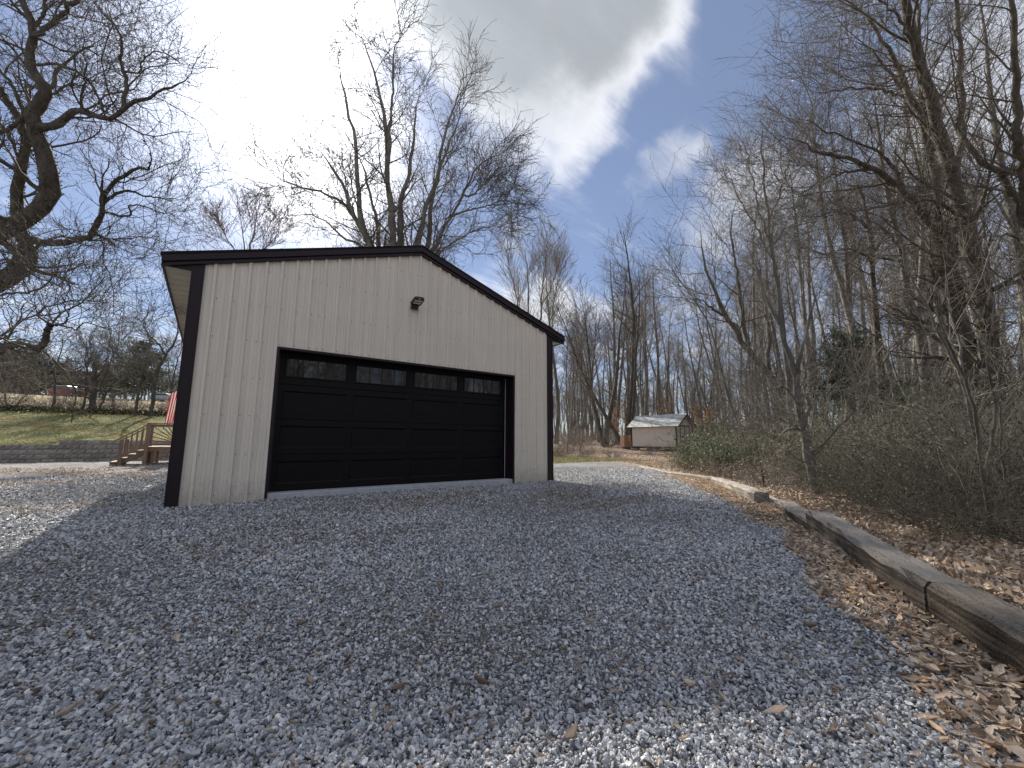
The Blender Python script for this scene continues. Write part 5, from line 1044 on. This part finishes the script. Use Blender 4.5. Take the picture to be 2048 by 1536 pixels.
def bushes():
    W = lambda px, d: cam2w((px - 1024) / 820 * d, d)[:2]
    bush('evergreen_bush', 1, W(1475, 14.5), 2.0, 2.6, 60, 'leafy evergreen bush in front of the right end of the shed', 'bush', 16000, M_HONEY, .055, arch=.8)
    bush('evergreen_bush', 2, W(1425, 17), 1.7, 2.2, 45, 'smaller evergreen bush half covering the shed gable', 'bush', 9000, M_HONEY, .06, arch=.8)
    bush('brown_brush', 3, W(1480, 12.4), 1.05, 2.0, 70, 'low brown twiggy brush behind the bend of the railroad ties', 'brush', 1200, M_LEAF, .04, twig=M_TWIGR, arch=1.1, rr=.008)
    bush('brown_brush', 4, W(1400, 16.5), .8, 2.0, 60, 'low dry brush beyond the far railroad ties in front of the shed', 'brush', 800, M_LEAF, .04, twig=M_TWIGR, arch=1.2, rr=.008)
    bush('brown_brush', 5, W(1530, 10.2), .9, 1.4, 36, 'tangled dark brush between the bleached tie and the knotted tree', 'brush', 500, M_LEAF, .04, twig=M_TWIG, arch=1.1, rr=.008)
    bush('honeysuckle_bush', 6, W(1740, 11), 2.9, 2.6, 50, 'tall thin-leaved green bush right of the knotted tree', 'bush', 9000, M_HONEY, .05, arch=.7, lean=(-.2, .1), rr=.013)
    bush('honeysuckle_bush', 7, W(1860, 9.4), 2.4, 2.4, 44, 'green arching bush in front of the big pair of trunks', 'bush', 7500, M_HONEY, .045, arch=.9, lean=(-.2, 0), rr=.012)
    bush('honeysuckle_bush', 8, W(1975, 8), 2.0, 1.8, 36, 'sparse olive bush at the right edge beside the forked sapling', 'bush', 4500, M_HONEY, .04, arch=.9, rr=.010)
    bush('honeysuckle_bush', 9, W(1800, 14.5), 3.6, 3.0, 60, 'tall green thicket farther back under the straight grey tree', 'bush', 9000, M_HONEY, .06, arch=.6, rr=.015)
    bush('arching_brush', 10, W(1760, 6.8), 1.5, 1.6, 22, 'bare arching brush just behind the long top railroad tie', 'brush', 500, M_HONEY, .03, arch=1.2, rr=.007, lean=(-.3, .2))
    bush('arching_brush', 11, W(1900, 5.6), 1.3, 1.3, 20, 'bare arching brush behind the nearest railroad tie', 'brush', 400, M_HONEY, .028, arch=1.2, rr=.006, lean=(-.3, .2))
    bush('arching_brush', 12, W(1670, 12), 1.6, 1.8, 24, 'bare dark brush just behind the knotted tree', 'brush', 700, M_LEAF, .035, arch=1.0, rr=.009)
    bush('pale_brush', 13, W(1525, 13.0), 2.8, 2.6, 16, 'pale sun-bleached branches sprawling left of the knotted tree', 'brush', 0, twig=M_BARK_P, bark=M_BARK_P, arch=1.3, rr=.013, k=(7, 3))
    bush('olive_brush', 14, W(1870, 7.6), 2.5, 2.2, 60, 'tall olive brown brush behind the joint of the two nearest ties', 'brush', 3500, M_HONEY, .035, arch=.8, rr=.009, lean=(-.15, 0))
    bush('olive_brush', 15, W(2040, 6.4), 2.2, 1.8, 60, 'dense olive brown brush at the right edge over the nearest tie', 'brush', 4500, M_HONEY, .034, arch=.7, rr=.010)
    bush('olive_brush', 16, W(1770, 9.2), 2.2, 2.2, 50, 'olive brown brush right of the knotted tree trunk', 'brush', 3500, M_HONEY, .038, arch=.9, rr=.009)
    bush('dark_brush', 17, W(1860, 5.5), 1.3, 1.5, 42, 'dark tangled brush just behind the long tie, left of the forked sapling', 'brush', 2200, M_HONEY, .026, arch=1.0, rr=.006, twig=M_TWIGD)
    bush('dark_brush', 18, W(2060, 4.8), 1.35, 1.4, 45, 'dark tangled brush low at the right edge behind the nearest tie', 'brush', 2200, M_HONEY, .024, arch=1.0, rr=.006, twig=M_TWIGD)
    bush('dark_brush', 19, W(1740, 7.2), 1.4, 1.6, 36, 'dark tangled brush behind the far end of the long tie', 'brush', 2200, M_HONEY, .03, arch=1.0, rr=.007, twig=M_TWIGD)
    kinds = []
    for i in range(4):
        P, R, A, B = bush_mesh(60 + i, 2.2, 2.2, 46, .7, (6, 3), .013); V, F = tube_mesh([(P, R, 3)]); a = new_mesh('stems', V, F, [M_BARK_G]); V, F = tube_mesh([(*A, 3), (*B, 3)]); kinds.append((a, new_mesh('twigs', V, F, [[M_TWIG, M_TWIGR, M_TWIG, M_TWIGD][i]])))
    r = np.random.default_rng(5); n = 0; spots = []
    while n < 62:
        a = RAD(r.uniform(41.5, 93)); d = 15 + 36 * r.random(); x = CAM[0] + d * math.sin(a); y = CAM[1] + d * math.cos(a); s = float(sd_edge(x, y))
        X = (x - CAM[0]) * math.cos(HEAD) - (y - CAM[1]) * math.sin(HEAD); Z = (x - CAM[0]) * math.sin(HEAD) + (y - CAM[1]) * math.cos(HEAD)
        if s < 3 or d < 19 or (Z < 36.5 and 1190 < 1024 + X / Z * 820 < 1400) or (Z < 30 and X / Z * 820 + 1024 < 1190): continue
        lab, grp = wood_label(x, y, 'stemmed brush clump', 'brush clumps')
        e = plant('brush_clump', kinds[r.integers(4)], x, y, lab, 'brush', grp, scale=float(r.uniform(.6, 1.15)), tn='stems', cn='twigs'); n += 1
        for c in e.children: c['kind'] = 'stuff'
    for i in range(24):       # hedgerow at the top of the lawn
        x = -15 + 20 * (i + r.random()) / 24; e = plant('hedgerow_brush', kinds[r.integers(4)], x, 31.2 + r.normal() * .5, 'leafless hedgerow brush along the top of the lawn', 'brush', 'brush in the hedgerow', scale=float(r.uniform(.45, .9)), tn='stems', cn='twigs')
        for c in e.children: c['kind'] = 'stuff'
    # brush along the drive's far side, in front of the woods
    for i in range(14):
        x = 17.5 + 8 * r.random(); y = 9.0 + 9 * r.random(); e = plant('grassy_brush', kinds[r.integers(4)], x, y, 'low dry brush at the end of the gravel in front of the woods', 'brush', 'brush at the end of the gravel', scale=float(r.uniform(.22, .42)), tn='stems', cn='twigs')
        for c in e.children: c['kind'] = 'stuff'
bushes()

def conifer(name, loc, H, W, label, seed, n=9000, group=None, leaf=.16, bare=.12, irregular=.35):
    r = np.random.default_rng(seed); e = empty(name, loc, label, 'conifer', group)
    P = np.zeros((1, 10, 3)); P[0, :, 2] = np.linspace(0, H, 10); P[0, 1:, :2] += r.normal(size=(9, 2)) * H * .008; R = (H * .014 * (1.1 - np.linspace(0, 1, 10)))[None]
    k = int(26 + H * 3); A = spawn(r, P, R, k, bare, .98, W, (65, 95), 6, .1, .02, .35, .012, plen_pow=.75, lvar=irregular); V, F = tube_mesh([(P, R, 7)]); link('trunk', new_mesh('trunk', V, F, [M_BARK_D], True), e)
    B = spawn(r, *A, 5, .2, 1, W * .35, (30, 60), 4, .1, -.02, .5, .008); V, F = tube_mesh([(*A, 3), (*B, 3)]); link('branches', new_mesh('branches', V, F, [M_BARK_D]), e)
    src = np.concatenate([A[0][:, 2:].reshape(-1, 3), B[0].reshape(-1, 3), B[0].reshape(-1, 3)]); c = src[r.integers(len(src), size=n)] + r.normal(size=(n, 3)) * np.array([.12, .12, .07]) * W * .5
    link('needles', quad_leaves('needles', c, leaf, [M_CEDAR], .35), e, kind='stuff'); return e
def conifers():
    def at(px, d):
        w = cam2w((px - 1024) / 820 * d, d); return (w[0], w[1], float(terrain(w[0], w[1])) - .1)
    conifer('cedar_tree', at(1708, 23), 7.6, 1.9, 'dark green conifer half hidden in the woods right of the knotted tree', 1, 11000, leaf=.15, bare=.45)
    conifer('cedar_tree', at(1790, 20), 4.6, 1.8, 'short dark cedar below the straight grey tree', 2, 8000, leaf=.12, bare=.15)
    conifer('pine_tree', at(278, 74), 10.5, 4.2, 'tall pine with rounded top beyond the field behind the deck', 3, 9000, leaf=.42)
    conifer('pine_tree', at(238, 80), 7.5, 4.0, 'shorter dark pine left of the tall rounded one beyond the field', 4, 6000, leaf=.42)
    for i, (px, d, H, W, lab) in enumerate([(10, 80, 9.5, 6, 'broad dark evergreen at the left edge beyond the field'), (48, 84, 10, 5, 'tall dark evergreen second from the left edge beyond the field'), (92, 86, 8, 5.5, 'dark evergreen left of the red van beyond the field'), (140, 92, 7, 5, 'dark evergreen directly behind the red van')]):
        conifer('evergreen_tree', at(px, d), H, W, lab, 10 + i, 6000, leaf=.55)
conifers()

def beeches():
    r = np.random.default_rng(8)
    for i, (px, d, H) in enumerate([(1380, 37, 3.6), (1352, 40, 3.2), (1402, 39, 4.4), (1318, 42, 4.8), (1425, 34, 3.0), (1235, 44, 4.0), (1258, 48, 5.0), (1775, 24, 2.0), (1840, 28, 2.6)]):
        w = cam2w((px - 1024) / 820 * d, d); k = YOUNG[i % 5]; s = H / [7, 5.5, 9, 6.5, 4.5][i % 5]
        e = plant('beech_sapling', k, w[0], w[1], ['rusty orange-leaved beech sapling just behind the shed roof', 'low orange beech sapling behind the middle of the shed', 'tallest orange beech sapling right of the shed gable', 'coppery beech sapling deeper in the woods above the shed ridge', 'small orange beech sapling over the evergreen bush', 'coppery sapling in the woods above the left end of the shed', 'faint brown-leaved beech left of the shed', 'small orange-leaved sapling in the green thicket at right', 'brown-leaved sapling far back behind the green thicket'][i], 'sapling', None, scale=s)
        me = k[1]; co = np.empty(len(me.vertices) * 3, dtype=np.float32); me.vertices.foreach_get('co', co); co = co.reshape(-1, 3); n = 1500; c = co[r.integers(len(co), size=n)]; c = c[c[:, 2] < 5.5 / max(s, .6) * 1.2] + 0
        link('leaves', quad_leaves('leaves', c + r.normal(size=c.shape) * .06, .13 / s * .8, [M_BEECH], .6), e, kind='stuff')
beeches()

# hedgerow and far trees on the left
def left_far():
    r = np.random.default_rng(4)
    def hedge(base, pts, rad, label, seed, L=1.6, k=10):
        rr = np.random.default_rng(seed); d0 = base[2]; root = px3(*base); root[2] = float(terrain(root[0], root[1])) - .1
        S = [([(x, y, d0) for x, y in p], a, b) for p, a, b in pts]
        build_tree('hedgerow_tree', tuple(root), traced(root, S, rr, 16, .03), [dict(k=k, t0=.3, t1=.98, length=L, ang=(30, 65), m=7, wig=.15, up=.05, rr=.4, rmin=.014, sides=3, plen_pow=.4), dict(k=7, t0=.15, t1=1, length=L * .5, ang=(25, 60), m=5, wig=.16, up=.05, rr=.6, rmin=.010, sides=3), dict(k=4, t0=.2, t1=1, length=L * .25, ang=(25, 60), m=3, wig=.15, up=.05, rr=.7, rmin=.008, sides=3)], M_BARK_D, M_TWIG, label, 'tree', None, seed, mains_sides=6)
    D = 27.5
    hedge((302, 828, D), [([(303, 832), (304, 810), (309, 780), (316, 745), (322, 725), (332, 709), (348, 690), (356, 660), (352, 620)], .15, .03), ([(332, 709), (318, 690), (296, 668), (284, 640)], .08, .02), ([(309, 780), (300, 750), (285, 730), (262, 712)], .06, .015)], 1, 'dark leaning hedgerow tree nearest the garage corner', 51)
    hedge((272, 826, D), [([(272, 830), (274, 800), (280, 770), (284, 745), (292, 720), (298, 690)], .11, .02), ([(280, 772), (262, 748), (246, 728), (230, 700)], .05, .015)], 1, 'hedgerow tree just left of the deck railing', 52)
    hedge((205, 825, D), [([(198, 828), (206, 800), (216, 780), (236, 768), (262, 752), (285, 735)], .09, .015), ([(206, 800), (204, 770), (214, 735), (232, 700), (240, 660)], .07, .015)], 1, 'hedgerow tree with a long limb reaching right', 53)
    hedge((185, 825, D), [([(184, 830), (186, 800), (192, 772), (190, 750), (196, 730)], .24, .10), ([(192, 772), (176, 745), (170, 720), (180, 690)], .07, .015), ([(190, 760), (208, 735), (215, 700), (226, 665)], .07, .015)], 1, 'thick broken stub of a tree in the hedgerow', 54, 1.6, 18)
    hedge((163, 825, D), [([(163, 828), (168, 800), (172, 770), (176, 740), (180, 710), (178, 675)], .09, .015)], 1, 'slim hedgerow tree left of the thick stub', 55)
    hedge((106, 823, D), [([(105, 826), (108, 795), (110, 765), (108, 738), (118, 715), (124, 690), (128, 660)], .10, .015), ([(108, 745), (96, 725), (80, 712), (60, 700)], .05, .012)], 1, 'forked hedgerow tree in front of the red van', 56)
    hedge((15, 826, D), [([(18, 830), (40, 800), (60, 785), (75, 770), (100, 765)], .06, .015), ([(18, 826), (10, 790), (0, 750), (-10, 700)], .08, .015)], 1, 'hedgerow tree at the left edge with arching stems', 57)
    hedge((355, 826, 33), [([(352, 830), (345, 780), (350, 740), (362, 700), (368, 660)], .09, .015), ([(346, 790), (338, 750), (336, 720), (328, 680)], .06, .015)], 1, 'thin hedgerow tree beside the hanging flag', 58)
    hedge((230, 826, 31), [([(228, 826), (226, 790), (222, 750), (226, 710), (220, 670), (214, 630)], .08, .012)], 1, 'upright grey tree rising behind the hedgerow middle', 59, 2.2)
    # bare trees showing over the left slope of the roof
    root = px3(485, 880, 36); root[2] = float(terrain(root[0], root[1])); rr = np.random.default_rng(61)
    S = [([(485, 880, 36), (486, 700, 36), (488, 560, 36), (490, 500, 36), (484, 460, 36), (478, 420, 36), (474, 395, 36)], .20, .02), ([(488, 540, 36), (500, 495, 36), (510, 455, 36), (512, 415, 36)], .12, .02), ([(488, 540, 36), (468, 500, 36), (450, 470, 36), (442, 440, 36)], .10, .015), ([(490, 560, 36), (525, 505, 36), (550, 475, 36), (562, 450, 36)], .12, .015)]
    build_tree('bare_tree', tuple(root), traced(root, S, rr, 16, .04), [dict(k=15, t0=.4, t1=.98, length=2.6, ang=(22, 50), m=6, wig=.07, up=.1, rr=.4, rmin=.022, sides=3, plen_pow=.5), dict(k=7, t0=.15, t1=1, length=1.3, ang=(20, 48), m=4, wig=.08, up=.08, rr=.6, rmin=.016, sides=3), dict(k=4, t0=.2, t1=1, length=.6, ang=(20, 48), m=3, wig=.08, up=.05, rr=.7, rmin=.013, sides=3)], M_BARK_G, M_TWIGR, 'small bare tree crown showing over the left slope of the garage roof', 'tree', None, 61, mains_sides=5)
    # far treeline beyond the field
    n = 260; x = r.uniform(-95, 30, n); y = r.uniform(98, 125, n); H = r.uniform(4.5, 8, n); m = 7; t = np.linspace(0, 1, m)[None, :, None]; P = np.stack([x, y, terrain(x, y) - .3], -1)[:, None, :] + np.concatenate([r.normal(size=(n, 1, 2)) * .08, np.ones((n, 1, 1))], -1) * H[:, None, None] * t; P[:, 1:, :2] += r.normal(size=(n, m - 1, 2)) * .12
    R = r.uniform(.09, .2, n)[:, None] * (1.1 - np.linspace(0, 1, m))[None]; A = spawn(r, P, R, 16, .2, .98, 3.2, (25, 65), 4, .1, .06, .4, .04, plen_pow=.4); B = spawn(r, *A, 5, .2, 1, 1.5, (25, 60), 3, .12, .04, .7, .03); V, F = tube_mesh([(P, R, 4), (*A, 3), (*B, 3)])
    link('far_treeline', new_mesh('far_treeline', V, F, [M_TWIG]), kind='stuff')
    n = 240; x = r.uniform(-45, 85, n); y = r.uniform(-75, -36, n); H = r.uniform(12, 19, n); m = 7; t = np.linspace(0, 1, m)[None, :, None]; P = np.stack([x, y, terrain(x, y) - .3], -1)[:, None, :] + np.concatenate([r.normal(size=(n, 1, 2)) * .08, np.ones((n, 1, 1))], -1) * H[:, None, None] * t; P[:, 1:, :2] += r.normal(size=(n, m - 1, 2)) * .12
    R = r.uniform(.12, .28, n)[:, None] * (1.1 - np.linspace(0, 1, m))[None]; A = spawn(r, P, R, 16, .1, .98, 3.2, (25, 65), 4, .1, .06, .4, .05, plen_pow=.4); B = spawn(r, *A, 4, .2, 1, 1.5, (25, 60), 3, .12, .04, .7, .035); V, F = tube_mesh([(P, R, 4), (*A, 3), (*B, 3)])
    link('woods_across_the_drive', new_mesh('woods_across_the_drive', V, F, [M_TWIG]), kind='stuff')
    # trees behind the camera that the door windows mirror
    for i, (x, y, s, k) in enumerate([(-6, -24, 1.0, 0), (-1, -30, 1.1, 2), (4, -26, .95, 5), (9, -31, 1.1, 6), (14, -27, 1.0, 3), (20, -33, 1.1, 0), (26, -28, 1, 2), (32, -34, 1.1, 6), (-13, -28, 1, 3), (39, -30, 1, 5), (17, -21, .9, 1), (29, -20, .9, 4)] + [(-10 + 2.3 * q + 1.1 * math.sin(q * 7), -20 - 9 * abs(math.sin(q * 3.7)), .85 + .25 * abs(math.sin(q * 5)), q % 8) for q in range(26)]):
        plant('reflected_tree', WOOD[k], x, y, 'tall bare tree mirrored in the top windows of the garage door', 'tree', 'trees mirrored in the door windows', scale=s)
left_far()

# ------------------------------------------------------------------ ground litter
def leaf_tint(n, r, warm=.5):
    base = np.array([[1.05, 1.02, .98], [.70, .62, .54], [1.1, .92, .74], [.42, .35, .30], [1.3, 1.27, 1.2]]); p = np.array([.34, .24, .13 * warm * 2, .14, .15]); p /= p.sum(); return base[r.choice(5, n, p=p)] * (.75 + .5 * r.random((n, 1)))
def litter():
    r = np.random.default_rng(17)
    def along(n, smin, smax, t0, t1, pw=1.0):
        E = EDGE[:10]; L = np.r_[0, np.cumsum(np.hypot(*np.diff(E, axis=0).T))]; t = L[1] * t0 + (L[-1] * t1 - L[1] * t0) * r.random(n); i = np.clip(np.searchsorted(L, t, 'right') - 1, 0, len(E) - 2); u = ((t - L[i]) / (L[i + 1] - L[i]))[:, None]; p = E[i] * (1 - u) + E[i + 1] * u; d = unit(E[i + 1] - E[i]); nn = np.stack([-d[:, 1], d[:, 0]], -1); s = smin + (smax - smin) * r.random(n) ** pw; return p + nn * s[:, None], s
    P = []; T = []
    # thick band of leaves drifted against the ties
    p, s = along(46000, -.08, 1.35, .8, .80, 1.35); wd = .56 + .16 * vn(p[:, 0], p[:, 1], 1.4, 9) + .30 * sst(p[:, 0], 7, 10) ; k = s < wd; p, s, wd = p[k], s[k], wd[k]
    z = terrain(p[:, 0], p[:, 1]) + .012 + (.07 - .035 * sst(p[:, 0], 5.5, 7)) * np.clip(1 - np.abs(s) / wd, 0, 1) * r.random(len(p)) ** .5; P.append(np.c_[p, z])
    n = 17000; x = r.uniform(-9, -.75, n); y = r.uniform(.5, 14, n); dn = .5 + .5 * vn(x, y, .9, 5) + .35 * vn(x, y, 2.7, 1); k = (dn > .62 + .25 * r.random(n) - .35 * np.exp(-((y - 8) / 3.0) ** 2)); x, y = x[k], y[k]; P.append(np.c_[x, y, terrain(x, y) + .015 + .02 * r.random(len(x))])
    P = np.concatenate(P); link('fallen_leaves', leaf_mesh('fallen_leaves', P, .056, [M_LEAF], aspect=.42, curl=.30, tint=leaf_tint(len(P), r)), kind='stuff')
    # leaf litter on the woodland floor
    n = 130000; a = np.radians(r.uniform(37, 96, n)); d = 3.5 + 38 * r.random(n) ** 1.5; x = CAM[0] + d * np.sin(a); y = CAM[1] + d * np.cos(a); s = sd_edge(x, y); k = s > .28; x, y, d = x[k], y[k], d[k]
    P = np.c_[x, y, terrain(x, y) + .01 + .03 * r.random(len(x))]; me = quad_leaves('leaf_litter', P, .066, [M_LEAF], .6, tint=leaf_tint(len(x), r) * .8, up=0.0); link('leaf_litter', me, kind='stuff')
    # scraps of leaf and stem worked into the gravel
    n = 6000; d = 1.3 + 10 * r.random(n) ** .9; a = HEAD + np.radians(r.uniform(-58, 58, n)); cx = CAM[0] + d * np.sin(a); cy = CAM[1] + d * np.cos(a)
    C = [(5.2, -2.3, .5, 420), (4.0, -1.2, .45, 350), (6.2, -1.6, .5, 300), (3.0, -1.8, .35, 160), (6.9, -3.0, .4, 200), (2.2, -3.2, .3, 90), (1.0, -2.4, .3, 90), (-.6, -4.4, .25, 60), (4.8, -4.1, .3, 70), (5.6, -3.2, .35, 160), (-3.2, -2.2, .7, 260), (-2.6, .2, .6, 260)]
    for x, y, w, m in C + [(r.uniform(-.5, 7), r.uniform(-5, -1), .35, 90) for _ in range(9)]:
        m = int(m * 1.7); cx = np.r_[cx, x + r.normal(size=m) * w * 1.5]; cy = np.r_[cy, y + r.normal(size=m) * w * .6]
    k = (sd_edge(cx, cy) < -.2) & ~((cx > -.1) & (cx < 7.4) & (cy > -.03)); cx, cy = cx[k], cy[k]; P = np.c_[cx, cy, terrain(cx, cy) + .022 + .008 * r.random(len(cx))]
    link('leaf_scraps', leaf_mesh('leaf_scraps', P, .032, [M_LEAF], aspect=.4, tint=leaf_tint(len(P), r) * .62), kind='stuff')
    # single large leaves lying on the gravel near the camera, each its own thing
    spots = [(605, 1258), (800, 1390), (1090, 1485), (1150, 1490), (300, 1465), (920, 1335), (1600, 1010), (1715, 1300), (1620, 1265), (990, 1225), (775, 1475), (135, 1440), (1475, 1325), (1380, 1385), (1850, 1395), (1440, 1405), (1030, 1300), (960, 1380), (520, 1290), (225, 1390), (430, 1420), (1250, 1200), (1340, 1270), (1530, 1170), (905, 1012), (1230, 1360), (1180, 1250), (1560, 1440), (1740, 1480), (1905, 1450), (640, 1440), (350, 1290), (700, 1330), (1280, 1075), (1375, 1080), (1110, 1130), (880, 1180), (470, 1180), (1660, 1390), (1990, 1500)]
    for i, (px, py) in enumerate(spots):
        dr = AX_F + AX_R * (px - 1024) / FPX - AX_U * (py - 768) / FPX; z = -.2
        for _ in range(3): t = (z - CAM[2]) / dr[2]; w = CAM + dr * t; z = float(terrain(w[0], w[1]))
        me = leaf_mesh('dry_leaf', np.zeros((1, 3)), .044 + .022 * (i % 4) / 3, [M_LEAF], curl=.75, tint=leaf_tint(1, r) * .95, aspect=[.30, .42, .24, .5][i % 4]); o = link('dry_leaf', me); o.location = (w[0], w[1], z + .024)
        o['label'] = 'dry curled tan leaf lying alone on the grey gravel'; o['category'] = 'leaf'; o['group'] = 'single dry leaves scattered on the gravel'
    # lawn
    n = 60000; x = r.uniform(-14, 3, n); y = 16.85 + 14.5 * r.random(n) ** 1.2; P = np.c_[x, y, terrain(x, y) + .02]; g = .5 + .5 * vn(x, y, .8, 3) + .4 * vn(x, y, 2.3, 7); tn = np.where((g > .42 + .3 * r.random(n))[:, None], np.array([[1.0, 1.05, .85]]), np.array([[1.75, 1.25, 1.25]])) * (.6 + .7 * r.random((n, 1))); me = quad_leaves('lawn_grass', P, .075, [M_GRASS], .22, tint=tn, up=.8); link('lawn_grass', me, kind='stuff')
    n = 9000; x = r.uniform(-16, 5, n); y = 30.6 + r.normal(size=n) * .75; P = np.c_[x, y, terrain(x, y) + .25 * r.random(n) ** 2]; link('hedge_bottom_leaves', quad_leaves('hedge_bottom_leaves', P, .13, [M_IVY], .7, tint=(.6 + 1.0 * r.random((n, 1))) * np.array([[1.3, 1.2, 1.3]])), kind='stuff')
    n = 26000; x = r.uniform(8.5, 20, n); y = 5.6 + 9 * r.random(n); k = (sd_edge(x, y) < 3); x, y = x[k], y[k]; P = np.c_[x, y, terrain(x, y) + .03]; link('rough_grass', quad_leaves('rough_grass', P, .10, [M_STRAW], .16, tint=(.35 + .6 * r.random((len(x), 1))) * np.array([[.8, .95, .7]]), up=.6), kind='stuff')
litter()
